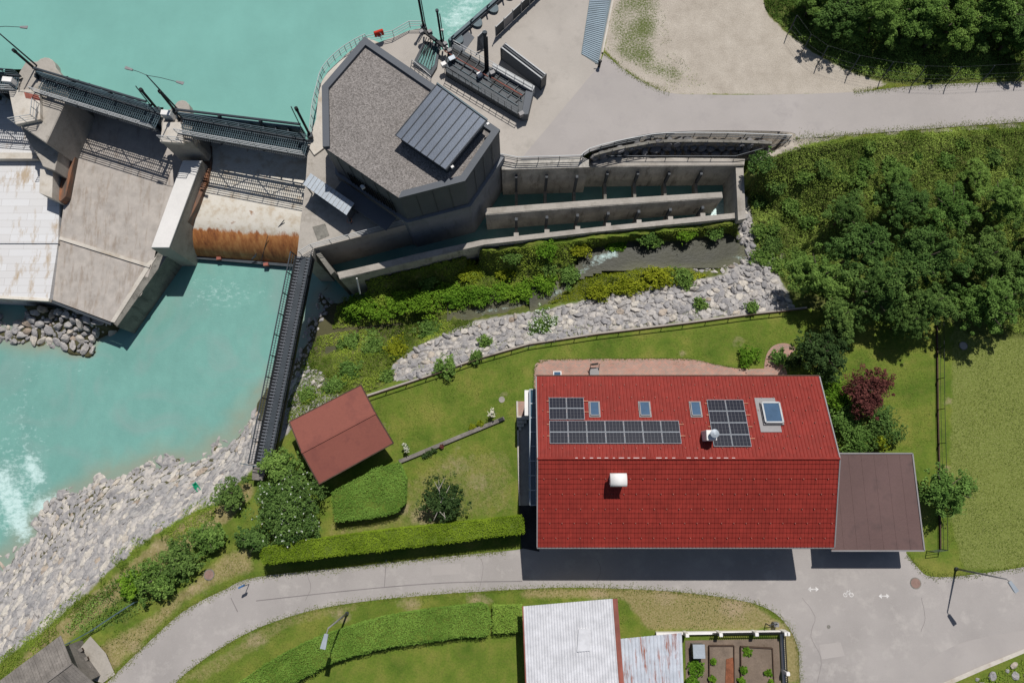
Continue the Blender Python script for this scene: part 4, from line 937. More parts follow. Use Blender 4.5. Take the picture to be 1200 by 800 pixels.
for k in range(6):
    f0, f1 = k / 6, (k + 1) / 6; p, q = a + (b - a) * f0, a + (b - a) * f1
    MB().bar(p + [0, 0, 1.35] if 0 else p, p + [0, 0, 1.9], .08).build('post', M['rail_pale'], t)
    MB().bar(p + (q - p) * .04 + [0, 0, .8], p + (q - p) * .96 + [0, 0, .8], .04, 1.4).build('panel', M['clad_dark' if k != 1 else 'frame_grey'], t)
MB().bar(a + [0, 0, 1.6], b + [0, 0, 1.6], .07).build('rail', M['rail_pale'], t)
# rusty grate and post at the drive
t = empty('drain_grating', at(700, 30, ZP), 'blue grey slatted drain grating beside the gravel lot', 'grating')
cs = [(681,63),(701,76),(718,-8),(692,-8)]
MB().ppx(cs, ZP + .05, ZP - .2).build('frame', M['steel_blue'], t)
mb = MB(); A_, B_ = at(682, 64, ZP + .07), at(692, -6, ZP + .07); C_, D_ = at(701, 74, ZP + .07), at(715, -6, ZP + .07)
for k in range(34): f = (k + .5) / 34; mb.bar(A_ + (B_ - A_) * f, C_ + (D_ - C_) * f, .12, .05)
mb.build('slats', M['slat_blue'], t)
p = at(702, 78, ZP); t = empty('bollard', p, 'black bollard at the corner of the drain grating', 'bollard')
MB().tube([p, p + [0, 0, .9]], .14, 12).build('shaft', M['black'], t); MB().tube([p + [0, 0, .9], p + [0, 0, 1.02]], [.2, .12], 12).build('cap', M['black'], t); MB().box(p + [-.3, -.02, .5], (.35, .06, .06)).build('hook', M['black'], t)
MB_k = MB(); MB_k.bar(at(720, -10, ZP + .1), at(706, 62, ZP + .1), .18, .2); tag(MB_k.build('kerb', M['concrete_pale']), 'pale kerb between drain grating and gravel lot', 'kerb')

# ---------------- outlet basin
t = empty('outlet_basin', at(730, 220, -5), 'long concrete outlet basin with two lanes of dark water', 'basin')
MB().ppx([(588,192),(600,186),(680,183),(690,187),(690,196),(588,199)], ZP - .02, -7).build('north_wall', M['concrete_wall'], t)
MB().ppx([(690,184),(873,186),(872,194),(690,196)], .6, -7).build('north_wall', M['concrete_wall'], t)
MB().ppx([(692,185),(873,187),(872,193),(692,195)], .66, .55).build('coping', M['concrete'], t)
MB().ppx([(568,244),(620,240),(700,234),(846,225),(847,232),(700,242),(620,248),(569,252)], 0, -7).build('middle_wall', M['concrete_wall'], t)
MB().ppx([(568,244),(620,240),(700,234),(846,225),(847,231),(700,241),(620,247),(569,251)], .06, -.02).build('coping', M['concrete'], t)
MB().ppx([(862,192),(871,192),(874,256),(865,258)], .3, -7).build('east_wall', M['concrete_wall'], t)
MB().ppx([(862,192),(871,192),(874,256),(865,258)], .36, .28).build('coping', M['concrete'], t)
sw = [(395,319),(440,309),(490,297),(565,281),(700,266),(866,249),(874,255),(700,272),(568,287),(495,304),(440,317),(398,327)]
MB().ppx(sw, -.3, -7.5).build('south_wall', M['concrete_wall'], t)
MB().ppx([(395,319),(440,309),(490,297),(565,281),(700,266),(866,249),(873,254.5),(700,271.5),(568,286.5),(495,303.5),(440,316.5),(398,326)], -.24, -.32).build('coping', M['concrete'], t)
MB().ppx([(735,233),(775,230),(778,236),(737,240)], -3.9, -7).build('baffle', M['concrete_pale'], t)
for k, x in enumerate((641,677,713,749,786,824,605)):
    p = at(x, 196, .6) if x > 690 else at(x, 199, 2); p = np.array([p[0], p[1] - .12, 0]); 
    q = at(x, 241 - (x - 700) * .062, 0); a_, b_ = np.array([p[0], p[1] - .1, 0]), np.array([p[0], q[1] - .1, 0])
    MB().bar(a_ + [0, -.1, -2.2], a_ + [0, -.1, -.1 if x > 690 else 1.2], .26, .35).build('pilaster', M['clad_dark'], t)
    MB().bar(a_ + [0, 0, -3.0], b_ + [0, 0, -3.0], .3, 1.2).build('strut', M['concrete_dark'], t)
    q = at(x, 249 - (x - 700) * .062, 0); e_ = at(x, 266 - (x - 700) * .105, -.3)
    MB().bar([q[0], q[1], -3.0], [q[0], e_[1] - .2, -3.0], .3, 1.2).build('strut', M['concrete_dark'], t)
    MB().bar([q[0], q[1] - .12, -2.4], [q[0], q[1] - .12, -.1], .28, .3).build('pilaster', M['clad_dark'], t)
    MB().box((q[0], e_[1] + .05, -1.0), (.5, .5, 1.5)).build('buttress', M['concrete'], t)
waterplane('basin_water', -32, 30, 8, 32, -4.2, M['water_basin'],
           lambda px, py: np.clip(1.0 * g2(px, py, 840, 240, 22, 12) + .8 * g2(px, py, 828, 262, 18, 6) + .6 * linefoam(px, py, [(735,262),(860,250)], 4) + .5 * g2(px, py, 590, 245, 8, 5), 0, 1.1),
           mask=lambda px, py: inpoly(px, py, [(380,300),(560,200),(600,180),(885,190),(880,262),(560,300),(400,335)]), res=.3)
wall_px('end_wall', [(366,292),(372,291),(392,318),(388,322)], .8, -7, 'concrete_dark', 'sloping dark end wall under the service deck')
railing('black railing curving above the rock wall beside the service road', [at(x, y, ZP) for x, y in [(585,186),(606,190),(680,188)]] + [at(x, y, ZP) for x, y in smooth([(680,188),(690,180),(719,172),(749,166),(779,162),(850,162),(923,165)], 2)], mat='steel_dark', step=2.1, r=.03, toprail='rail_pale')
railing('lower black railing between the rock wall and the outlet basin', [at(x, y, .7) for x, y in [(690,186),(780,186),(860,186)]] + [at(924, 168, 1.6)], mat='steel_dark', step=2.1, h=.6, rails=(1.,))
p = at(418, 326, -.3); tag(MB().bar(p, p + [-.1, -1., -2.2], .12).build('white_post', M['white'], loc=p), 'short white post against the basin wall by the river', 'post')

# ---------------- footbridge
a, b = at(357, 301, 1.5), at(309, 545, .6); d = (b - a); L = np.linalg.norm(d); d /= L; nn = np.array([-d[1], d[0], 0]); nn /= np.linalg.norm(nn)
t = empty('footbridge', a, 'long dark steel footbridge over the turquoise river', 'footbridge')
mb = MB(); k = int(L / .3)
for i in range(k): q = a + d * L * (i + .5) / k; mb.bar(q - nn * .75, q + nn * .75, .17, .06)
for s in (-.4, 0, .4): mb.bar(a + nn * s - [0, 0, .08], b + nn * s - [0, 0, .08], .1, .08)
mb.build('deck', M['clad'], t)
MB().bar(a - [0, 0, .16], b - [0, 0, .16], 1.5, .02).build('tray', M['black'], t)
MB().bar(a + [0, 0, .06], b + [0, 0, .06], .5, .02).build('tread_strip', M['steel_dark'], t)
for s in (-1, 1):
    MB().bar(a + nn * s * .82 + [0, 0, -.15], b + nn * s * .82 + [0, 0, -.15], .16, .5).build('girder', M['black'], t)
    g = MB(); g.bar(a + nn * s * 1.0 + [0, 0, 1.25], b + nn * s * 1.0 + [0, 0, 1.25], .09); g.build('handrail', M['steel_dark'], t)
    for f in (.2, .62): MB().bar(a + nn * s * (.84 + f * .14) + [0, 0, f * 1.2], b + nn * s * (.84 + f * .14) + [0, 0, f * 1.2], .05).build('rail', M['steel_dark'], t)
    n_ = int(L / 1.9)
    for i in range(n_ + 1): q = a + d * L * i / n_; MB().bar(q + nn * s * .84, q + nn * s * 1.0 + [0, 0, 1.25], .07).build('post', M['black'], t)
    mb = MB(); n_ = int(L / .24)
    for i in range(n_): q = a + d * L * i / n_; mb.bar(q + nn * s * .85 + [0, 0, .1], q + d * .12 + nn * s * 1.0 + [0, 0, 1.22], .028)
    mb.build('bars', M['steel_dark'], t)
for px_, py_ in ((342,375),):
    pass
wall_px('abutment', [(296,545),(312,546),(308,563),(295,562)], .45, -3, 'wood_grey', 'weathered plank landing at the garden end of the footbridge', 'landing')
railing('low green gate rail at the garden end of the footbridge', [at(286, 543, .4), at(297, 545, .5), at(309, 547, .5)], h=1.0, mat='steel_blue', step=1., rails=(1., .5))

# ============================================================ HOUSE
XL, XR, YS, YN, ZE, YR, ZR = 1.8, 26.85, -5.6, 8.92, 6.0, 1.68, 8.45
org = np.array([14, 2, 0.])
ho = empty('farmhouse', org, 'long farmhouse with bright red tiled roof beside the lower road', 'house')
MB().prism([(XL + .9, YS + 1.0), (XR - .9, YS + 1.0), (XR - .9, YN - 1.0), (XL + .9, YN - 1.0)], 5.9, -.2).build('wall', M['plaster'], ho)
mb = MB()
for x in (XL + .9, XR - 1.1): mb.add([(x, YS + 1.0, 5.9), (x, YN - 1.0, 5.9), (x, YR, ZR - .25), (x + .2, YS + 1., 5.9), (x + .2, YN - 1., 5.9), (x + .2, YR, ZR - .25)], [(0, 1, 2), (5, 4, 3), (0, 2, 5, 3), (1, 4, 5, 2)])
mb.build('gable', M['wood_dark'], ho)
def slope(y0, z0, y1, z1, cw=.305, ch=.42):
    """one roof slope from eave (y0,z0) to ridge (y1,z1): overlapping pan tiles"""
    xs = np.arange(XL, XR + .001, cw / 6); Ls = math.hypot(y1 - y0, z1 - z0); nr = int(round(Ls / ch)); n = np.array([0, -(z1 - z0), abs(y1 - y0)]) / Ls
    if y1 < y0: n = np.array([0, (z1 - z0), abs(y1 - y0)]) / Ls
    ph = ((xs - XL) / cw) % 1.; prof = .045 * np.where(ph < .72, np.sin(np.pi * ph / .72) ** .8 * .55, 1.0)
    V = []; Fq = []; m = len(xs)
    for r in range(nr):
        for (f, lift) in ((r / nr, .05), ((r + 1) / nr, .0)):
            y = y0 + (y1 - y0) * f; z = z0 + (z1 - z0) * f
            V.append(np.stack([xs, y + n[1] * (prof + lift), z + n[2] * (prof + lift)], 1))
    V = np.concatenate(V); rows = 2 * nr; ids = np.arange(rows * m).reshape(rows, m)
    q = np.stack([ids[:-1, :-1], ids[:-1, 1:], ids[1:, 1:], ids[1:, :-1]], -1).reshape(-1, 4)
    return V, (q if y1 > y0 else q[:, ::-1])
for (y0, y1, nm) in ((YS, YR, 'dark red south roof slope'), (YN, YR, 'bright red north roof slope with solar panels')):
    V, q = slope(y0, ZE, y1, ZR); me = npmesh('roof', V - org, q); me.materials.append(M['tile']); o = bpy.data.objects.new('roof', me); C.objects.link(o); o.parent = ho; o['label'] = nm
    rf = o
    mb = MB(); mb.add([(XL, y0, ZE - .02), (XR, y0, ZE - .02), (XR, y1, ZR - .02), (XL, y1, ZR - .02), (XL, y0, ZE - .22), (XR, y0, ZE - .22), (XR, y1, ZR - .22), (XL, y1, ZR - .22)], [(0, 1, 2, 3), (7, 6, 5, 4), (0, 4, 5, 1), (1, 5, 6, 2), (3, 7, 4, 0)])
    mb.build('soffit', M['wood_dark'], ho)
    MB().tube([(XL - .05, y0 + (-.08 if y0 < 0 else .08), ZE - .08), (XR + .05, y0 + (-.08 if y0 < 0 else .08), ZE - .08)], .085).build('gutter', M['frame_grey' if y0 < 0 else 'wood_dark'], ho)
    for x in (XL - .04, XR + .04): MB().bar((x, y0, ZE), (x, y1, ZR + .02), .1, .16).build('verge', M['frame_grey'], ho)
MB().tube([(XL - .03, YR, ZR + .03), (XR + .03, YR, ZR + .03)], .13).build('ridge', M['tile'], ho)
mb = MB()
for (y0, rows_, st) in ((YN, (.11, .27, .43, .58, .74, .88), 1), (YS, (.10, .27, .43, .60, .77), -1)):
    for ri, f in enumerate(rows_):
        for k in range(24):
            x = XL + .5 + (k + (.5 if ri % 2 else 0)) * 1.03
            if x > XR - .3: continue
            y = y0 + (YR - y0) * f; z = ZE + (ZR - ZE) * f; mb.bar((x, y, z + .05), (x, y + .02, z + .17), .055, .09)
sg = mb.build('snow_guards', M['rust_edge'], ho); sg['kind'] = 'stuff'
mb = MB()
for k in range(22):
    if random.random() < .7: x = XL + 3.2 + k * .62; mb.box((x, YR + .05, ZR + .13), (random.uniform(.15, .5), .06, .03))
mb.build('ridge_flashing', M['white'], ho)
# items on the north slope
NV = np.array([0, ZR - ZE, YN - YR]); NV = NV / np.linalg.norm(NV)
def onN(px, py, off=0.):   # point on the north slope plane
    d = ray(px, py); o0 = np.array([0, 0, H]); P0 = np.array([0, YN, ZE]) + NV * off
    tt = np.dot(P0 - o0, NV) / np.dot(d, NV); return o0 + d * tt
def quadbox(mb, c4, th):
    c4 = [np.array(c) for c in c4]; mb.hexa([c - NV * th for c in c4[::-1]] + [c for c in c4[::-1]]); return mb
pvn = 0
def pv_grid(px0, py0, px1, py1, nx, ny, skew_px, label, off=.2):
    A_ = onN(px0, py0, off); B_ = onN(px1, py0, off); D_ = onN(px0 + skew_px, py1, off); B_[1:] = A_[1:]
    D_[0] = A_[0]
    ux = (B_ - A_) / nx; uy = (D_ - A_) / ny
    t = empty('solar_array', org * 0 + A_, label, 'solar panels')
    mbr = MB()
    for i in range(nx):
        for j in range(ny):
            c = A_ + ux * i + uy * j; e = .012
            cc = [c + ux * e + uy * e, c + ux * (1 - e) + uy * e, c + ux * (1 - e) + uy * (1 - e), c + ux * e + uy * (1 - e)]
            fr = quadbox(MB(), cc, .04).build('solar_panel', M['galv'], t)
            bs = quadbox(MB(), [c + ux * .022 + uy * .03 + NV * .004, c + ux * .978 + uy * .03 + NV * .004, c + ux * .978 + uy * .97 + NV * .004, c + ux * .022 + uy * .97 + NV * .004], .02)
            sub(bs, 'backsheet', M['pv_back'], fr, A_)
            g = MB()
            for a_ in range(5):
                for b_ in range(3):
                    x0, x1 = .03 + a_ * .188 + .012, .03 + (a_ + 1) * .188 - .012 ; y0_, y1_ = .04 + b_ * .307 + .008, .04 + (b_ + 1) * .307 - .008
                    quadbox(g, [c + ux * x0 + uy * y0_ + NV * .008, c + ux * x1 + uy * y0_ + NV * .008, c + ux * x1 + uy * y1_ + NV * .008, c + ux * x0 + uy * y1_ + NV * .008], .02)
            sub(g, 'cells', M['pv'], fr, A_)
    for j in range(ny):
        for f in (.3,):
            p = A_ + uy * (j + f); MB().bar(p - NV * .08 - ux * .12, p + ux * (nx + .25) - NV * .08, .07, .07).build('mounting_rail', M['terracotta'], t)
    return t
pv_grid(643, 465.5, 684, 491, 2, 2, 1, 'small block of four solar panels above the long solar row on the red roof')
pv_grid(643.5, 492.5, 795.5, 519.5, 7, 2, 1, 'long double row of dark solar panels on the red roof')
pv_grid(828, 468, 871, 523, 2, 4, 10, 'eastern block of eight solar panels beside the metal chimney')
def skylight(px0, py0, px1, py1, label, raised=.12, frame='frame_grey', fw=.07, skw=3):
    a = onN(px0, py0); b = onN(px1, py0); d = onN(px0 + skw, py1); b[1:] = a[1:]; d[0] = a[0]; c = d + (b - a)
    t = empty('roof_window', a, label, 'roof window'); up = NV * (raised + .1)
    ux = (b - a) / np.linalg.norm(b - a); uy = (d - a) / np.linalg.norm(d - a)
    quadbox(MB(), [q + up * .6 for q in (a - ux * .12 - uy * .1, b + ux * .12 - uy * .1, c + ux * .12 + uy * .14, d - ux * .12 + uy * .14)], raised + .05).build('flashing', M[frame], t)
    w_, h_ = np.linalg.norm(b - a), np.linalg.norm(d - a); mb = MB()
    for p, q in ((a, b), (d, c)): mb.bar(p + up, q + up, fw, .08, NV)
    for p, q in ((a, d), (b, c)): mb.bar(p + up, q + up, fw, .08, NV)
    mb.build('frame', M['rail_pale' if raised > .3 else 'frame_grey'], t)
    quadbox(MB(), [q + up + NV * .01 for q in (a + ux * fw / 2 + uy * fw / 2, b - ux * fw / 2 + uy * fw / 2, c - ux * fw / 2 - uy * fw / 2, d + ux * fw / 2 - uy * fw / 2)], .04).build('pane', M['glass'], t); return t
skylight(691, 472, 701, 487.5, 'small roof window right beside the solar panels'); skylight(749, 472, 760, 487.5, 'small roof window in the middle of the red roof, above the long solar row')
skylight(808.5, 472, 819, 487.5, 'small roof window between solar row and eastern solar block')
a = [onN(884, 466, .11), onN(908, 466, .11)]; q4 = [a[0], a[1], onN(917, 506, .11), onN(893, 506, .11)]; q4[3][0] = q4[0][0]; q4[2][0] = q4[1][0]
t = skylight(891, 474, 911, 497, 'large raised roof window with pale frame near the east gable', raised=.35, fw=.14, skw=5)
loc0 = t.location.copy(); quadbox(MB(), q4, .08).build('apron_flashing', M['frame_grey'], t)
# chimneys
p = onN(828, 511); t = empty('chimney', p, 'white metal clad chimney with round cowl beside the eastern solar block', 'chimney')
MB().box((p[0], p[1], p[2] + .7), (.85, .85, 1.7)).build('stack', M['white'], t, bevel=.03)
MB().tube([(p[0] + .12, p[1] + .1, p[2] + 1.5), (p[0] + .12, p[1] + .1, p[2] + 2.0)], .26, 14).build('flue', M['galv'], t); MB().tube([(p[0] + .12, p[1] + .1, p[2] + 2.05), (p[0] + .12, p[1] + .1, p[2] + 2.15)], [.36, .1], 14).build('cowl', M['galv'], t)
SV = np.array([0, -(ZR - ZE), YR - YS]); SV = SV / np.linalg.norm(SV)
d_ = ray(722, 562); o0 = np.array([0, 0, H]); p = o0 + d_ * (np.dot(np.array([0, YS, ZE]) - o0, SV) / np.dot(d_, SV))
t = empty('chimney', p, 'white chimney with curved metal hood on the dark south roof slope', 'chimney')
MB().box((p[0], p[1], p[2] + .4), (1.15, .8, 1.3)).build('stack', M['white'], t)
mb = MB(); vs = []; 
for x in (-.68, .68):
    for k in range(9): an = math.pi * k / 8; vs.append((p[0] + x, p[1] - math.cos(an) * .52, p[2] + 1.25 + math.sin(an) * .3))
mb.add(vs, [(k, k + 1, 10 + k, 9 + k) for k in range(8)]); o = mb.build('hood', M['white'], t, smooth=True); o.modifiers.new('thick', 'SOLIDIFY').thickness = .03
# conservatory on the west gable
cx0, cx1, cy0, cy1 = .9, 2.6, -2.2, 7.9
t = empty('conservatory', ((cx0 + cx1) / 2, 3, 0), 'tall blue glass conservatory along the west gable of the farmhouse', 'conservatory')
MB().prism([(1.25, cy0), (cx1, cy0), (cx1, cy1), (1.25, cy1)], 5.0, .0).build('glazing', M['glass_cons'], t)
mb = MB()
for k in range(9): y = cy0 + (cy1 - cy0) * k / 8; mb.bar((1.22, y, 5.05), (cx1, y, 5.05), .09, .09); mb.bar((1.22, y, 0), (1.22, y, 5.0), .09, .09)
for z in (.05, 2.5, 5.05): mb.bar((1.22, cy0, z), (1.22, cy1, z), .1, .1)
mb.bar((1.7, cy0, 5.06), (1.7, cy1, 5.06), .06, .06)
mb.build('frame', M['galv'], t)
MB().prism([(.75, 5.6), (1.18, 5.6), (1.18, 7.9), (.75, 7.9)], 4.6, 4.3).build('blind_box', M['white'], t)
t = empty('terrace_steps', at(612, 490, 0), 'pale stone steps on the terrace beside the conservatory', 'steps')
for k in range(4): MB().prism([tuple(at(x, y, 0)[:2]) for x, y in ((606, 488 + k * 4), (620 - k * 3, 488 + k * 4), (620 - k * 3, 492 + k * 4), (606, 492 + k * 4))], .6 - k * .14, 0).build('step', M['concrete_pale'], t)
tag(MB().prism([tuple(at(x, y, 0)[:2]) for x, y in ((605, 470), (607, 470), (610, 592), (608, 592))], .18, -.1).build('terrace_edging', M['concrete_pale']), 'thin pale edging stones along the terrace west side', 'edging')
# cable at the gable, patio things
p = at(653, 438, 0); t = empty('light_well', p, 'small white framed light well cover on the brick patio', 'light well'); MB().box(p + [0, 0, .1], (.8, .5, .12)).build('frame', M['white'], t); MB().box(p + [0, 0, .17], (.62, .34, .04)).build('cover', M['glass'], t)
p = at(696, 437, 0); t = empty('garden_swing', p, 'dark folding garden chair with grey seat on the brick patio', 'garden chair')
MB().box(p + [0, .1, .45], (.9, .75, .08)).build('seat', M['frame_grey'], t, bevel=.02); MB().box(p + [0, .75, .8], (.65, .1, .6), .1).build('backrest', M['black'], t)
for sx in (-.42, .42):
    MB().bar(p + [sx, -.3, 0], p + [sx, .75, 1.0], .05).build('frame', M['black'], t)
    for sy in (-.2, .4): MB().bar(p + [sx, sy, 0], p + [sx, sy, .45], .05).build('leg', M['black'], t)
# carport
CZ = 3.15; cw = [at(x, y, CZ) for x, y in ((972,531),(1069,531),(1083,645),(974,645))]; cw[0][0] = cw[3][0]
t = empty('carport', (cw[0] + cw[2]) / 2 - [0, 0, CZ], 'brown felt flat roofed carport against the east end of the farmhouse', 'carport')
MB().prism([p[:2] for p in inset(cw, .06)], CZ, CZ - .18).build('roof', M['carport'], t)
mb = MB()
for i in range(4):
    if i == 3: continue
    mb.bar(cw[i] + [0, 0, .01], cw[(i + 1) % 4] + [0, 0, .01], .12, .14)
mb.build('edge_trim', M['frame_grey'], t)
mb = MB()
for k in range(1, 7):
    f = k / 7; mb.bar(cw[0] * (1 - f) + cw[1] * f + [0, -.1, .005], cw[3] * (1 - f) + cw[2] * f + [0, .1, .005], .05, .02)
mb.build('felt_seam', M['carport'], t)
for p in inset(cw, .8): MB().bar((p[0], p[1], 0), (p[0], p[1], CZ - .15), .16).build('post', M['wood_dark'], t)
MB().prism([tuple(p) for p in inset(cw, .5)], 2.9, 0).build('side_wall', M['wood_dark'], t)

# ---------------- red garden shed
SW = [at(x, y, 2.7) for x, y in ((339,494),(423,451),(461,519),(374,567))]; n_ = 2
t = empty('garden_shed', np.mean(SW, 0) - [0, 0, 2.7], 'garden shed with faded brick red roof near the footbridge', 'shed')
r0, r1 = (SW[0] + SW[3]) / 2 + [0, 0, .75], (SW[1] + SW[2]) / 2 + [0, 0, .75]
for q in ((SW[0], SW[1], r1, r0), (r0, r1, SW[2], SW[3])):
    mb = MB(); mb.hexa([c - [0, 0, .12] for c in q[::-1]] + list(q[::-1])); mb.build('roof', M['shed_roof'], t)
MB().bar(r0 + [0, 0, .03], r1 + [0, 0, .03], .22, .06).build('ridge', M['shed_roof'], t)
mb = MB()
for p, q in ((SW[0], SW[1]), (SW[2], SW[3]), (SW[0], r0), (SW[3], r0), (SW[1], r1), (SW[2], r1)): mb.bar(p + [0, 0, -.05], q + [0, 0, -.05], .1, .16)
mb.build('fascia', M['wood_dark'], t)
inn = inset(SW, .8); MB().prism(inn, 2.75, -.6).build('wall', M['wood_dark'], t)
d = (SW[2] - SW[3]) / np.linalg.norm(SW[2] - SW[3]); e = np.array([*inn[3], 0]); e2 = np.array([*inn[2], 0])
for f in (.3, .68): 
    q = e + (e2 - e) * f; MB().box((q[0] + .02, q[1] - .05, 1.4), (.9, .12, .8), math.atan2(d[1], d[0])).build('window', M['glass'], t)
q = e + (e2 - e) * .5; MB().box((q[0], q[1] - .04, 1.0), (.9, .12, 2.0), math.atan2(d[1], d[0])).build('door', M['wood_grey'], t)

# ---------------- low garden wall with handrail
WL = [at(x, y, 0) for x, y in [(402,478)] + lowwall[1:]]
t = empty('garden_wall', WL[0], 'low grey wall with thin handrail between lawn and stone bank', 'garden wall')
mb = MB()
for a, b in zip(WL[:-1], WL[1:]): mb.bar(a + [0, 0, .02], b + [0, 0, .02], .22, .4)
mb.build('wall', M['concrete'], t)
for k, (a, b) in enumerate(zip(WL[:-1], WL[1:])):
    n_ = int(np.linalg.norm(b - a) / 2.4) + 1
    for i in range(n_): q = a + (b - a) * i / n_; MB().bar(q + [0, -.2, 0], q + [0, -.2, .75], .06).build('post', M['wood_dark'], t)
mb = MB()
for a, b in zip(WL[:-1], WL[1:]): mb.bar(a + [0, -.2, .72], b + [0, -.2, .72], .07)
mb.build('rail', M['wood_dark'], t)
# flower bed edging
a, b = at(468, 541, 0), at(591, 490, 0); t = empty('bed_edging', a, 'long grey timber edging strip slanting across the lawn', 'edging')
MB().bar(a + [0, 0, .1], b + [0, 0, .1], .38, .3).build('beam', M['wood_grey'], t, bevel=.03)
q = b + (a - b) * .03; MB().box(q + [0, 0, .28], (.45, .3, .16), .4).build('end_block', M['black'], t)
for x, y, r_ in ((512, 524, 3), (505, 526, 2), (522, 519, 2.5), (497, 530, 3), (500, 533, 3)):
    pass
for k, (x, y) in enumerate(((478,524),(577,484))):
    g = at(x, y, 0); t = empty('flower_bush', g, ('white flowering standard plant at the upper end of the timber edging', 'white flowering standard plant at the lower end of the timber edging')[1 - k], 'flowering plant')
    P, N, T = crown_pts(260, .35, .4, .45, 8, .5); leafmesh('blossom', P + [0, 0, 1.], N, .06, T + .2, M['petal'], t)
    P, N, T = crown_pts(160, .35, .35, .5, 8, .5); leafmesh('foliage', P + [0, 0, .7], N, .07, T, M['leaf'], t)
    mb = MB(); mb.bar(g, g + [0, 0, 1.1], .04); mb.build('stem', M['bark'], t)
for i, (x, y, r_) in enumerate(((517,523,3),(498,533,4),(503,530,4),(508,527,3.5),(563,497,5),(553,500,4))):
    c = 'leaf_yellow' if i > 3 else 'leaf_dark'
    shrub(x, y, r_, c, ['small red leaved plant in the middle of the timber edging bed', 'dark low plant in the edging bed, lowest of three', 'dark low plant in the edging bed, middle of three', 'dark low plant in the edging bed, uppermost of three', 'low yellow plant right of its twin below the edging', 'low yellow plant left of its twin below the edging'][i], h=.35, name='bed_plant', cat='plant', leaf=.07) if i else shrub(x, y, r_, 'leaf_red', 'small red leaved plant in the middle of the timber edging bed', h=.35, name='bed_plant', cat='plant', leaf=.07)
tag(MB().tube([at(588, 468, 0), at(588, 468, .06)], .3, 12).build('stone_disc', M['concrete']), 'small round stone set in the lawn west of the house', 'stone')

# ---------------- hedges
def hedge(px, zt, label, mat='hedge', dens=300, leaf=.06, name='hedge', z0=0):
    Wp = [at(p[0], p[1], zt) for p in px]; loc = np.array([*np.mean(Wp, 0)[:2], z0]); t = empty(name, loc, label, 'hedge')
    xy = np.array([p[:2] for p in Wp]); MB().prism([tuple(p) for p in inset(Wp, .14)], zt - .12, z0 - .1).build('stems', M['leaf_core'], t)
    x0, y0 = xy.min(0); x1, y1 = xy.max(0); n = int((x1 - x0) * (y1 - y0) * dens); x = rng.uniform(x0, x1, n); y = rng.uniform(y0, y1, n); k = inpoly(x, y, xy); x, y = x[k], y[k]
    z = zt + (fbm(x * 1.3, y * 1.3, 4) - .5) * .42 + rng.normal(0, .05, len(x)) - .03; x = x + rng.normal(0, .05, len(x)); y = y + rng.normal(0, .05, len(x)) + (fbm(x * .9, y * .9, 14) - .5) * .25
    P = [np.stack([x, y, z], 1)]; N = [np.tile([0, .15, .9], (len(x), 1)) + rng.normal(0, .24, (len(x), 3))]
    cl = list(xy) + [xy[0]]; ar = sum(cl[i][0] * cl[i + 1][1] - cl[i + 1][0] * cl[i][1] for i in range(len(xy))); s = 1 if ar > 0 else -1
    for a, b in zip(cl[:-1], cl[1:]):
        L = np.linalg.norm(b - a); m = int(L * (zt - z0) * dens * .8); f = rng.uniform(0, 1, m); zz = rng.uniform(z0 + .05, zt, m); q = a + (b - a) * f[:, None]; e = (b - a) / L; nn = np.array([e[1], -e[0]]) * s
        q = q - nn * (.05 + .1 * fbm(q[:, 0] * 1.3 + q[:, 1], zz * 1.3, 2) - rng.normal(0, .03, m))[:, None]
        P.append(np.column_stack([q, zz])); N.append(np.tile([nn[0], nn[1], .3], (m, 1)) + rng.normal(0, .4, (m, 3)))
    P = np.concatenate(P) - loc; N = np.concatenate(N); T = .5 + (fbm((P[:, 0] + 40) * .8, (P[:, 1] + 40) * .8, 6) - .5) * 1.2 + rng.normal(0, .18, len(P))
    leafmesh('foliage', P, N, rng.uniform(.6, 1.2, len(P)) * leaf, T, M[mat], t); return t
M['leaf_core'] = rough_mat('hedge_core', (.09, .13, .015), .3, 2, 9)
hedge([(304,650),(308,641),(345,634),(450,620),(560,609),(611,603),(615,610),(615,625),(560,632),(450,645),(350,657),(308,662)], 2.5, 'long clipped yellow green hedge along the upper side of the lower road')
hedge([(388,576),(440,548),(468,541),(476,560),(475,590),(466,600),(430,608),(392,612)], 1.4, 'broad flat topped green hedge block south of the red shed', 'hedge2')
o_ = smooth([(270,806),(330,766),(400,736),(470,718),(540,709),(571,709),(573,742),(540,747),(460,758),(390,777),(335,806)], 3)
hedge([tuple(p) for p in o_], 1.1, 'long curving bright green hedge below the lower road', 'hedge2')
hedge([(577,709),(612,709),(613,741),(577,741)], 1.1, 'short square hedge block left of the corrugated shed', 'hedge2')
# ---------------- corrugated sheds
def corr(px, z4, label, mat, pitch, amp, extra=None, wallc='plaster'):
    c = [at(p[0], p[1], z) for p, z in zip(px, z4)]     # tl,tr,br,bl ; ribs run tl->bl
    t = empty('corrugated_shed', np.mean(c, 0) * [1, 1, 0], label, 'shed'); L = np.linalg.norm(c[1] - c[0]); n = int(L / pitch * 6); V = []
    rows_ = 6
    for r in range(rows_ + 1):
        f = r / rows_; a = c[0] * (1 - f) + c[3] * f; b = c[1] * (1 - f) + c[2] * f
        for k in range(n + 1): p = a + (b - a) * k / n; V.append(p + [0, 0, amp * math.sin(2 * math.pi * k / 6)])
    mb = MB(); mb.add(V, [(r * (n + 1) + k, (r + 1) * (n + 1) + k, (r + 1) * (n + 1) + k + 1, r * (n + 1) + k + 1) for r in range(rows_) for k in range(n)]); mb.build('roof', M[mat], t)
    mb = MB(); mb.prism([p[:2] for p in inset(c, .75)], min(z4) - .12, -.1); mb.build('wall', M[wallc], t)
    return t, c
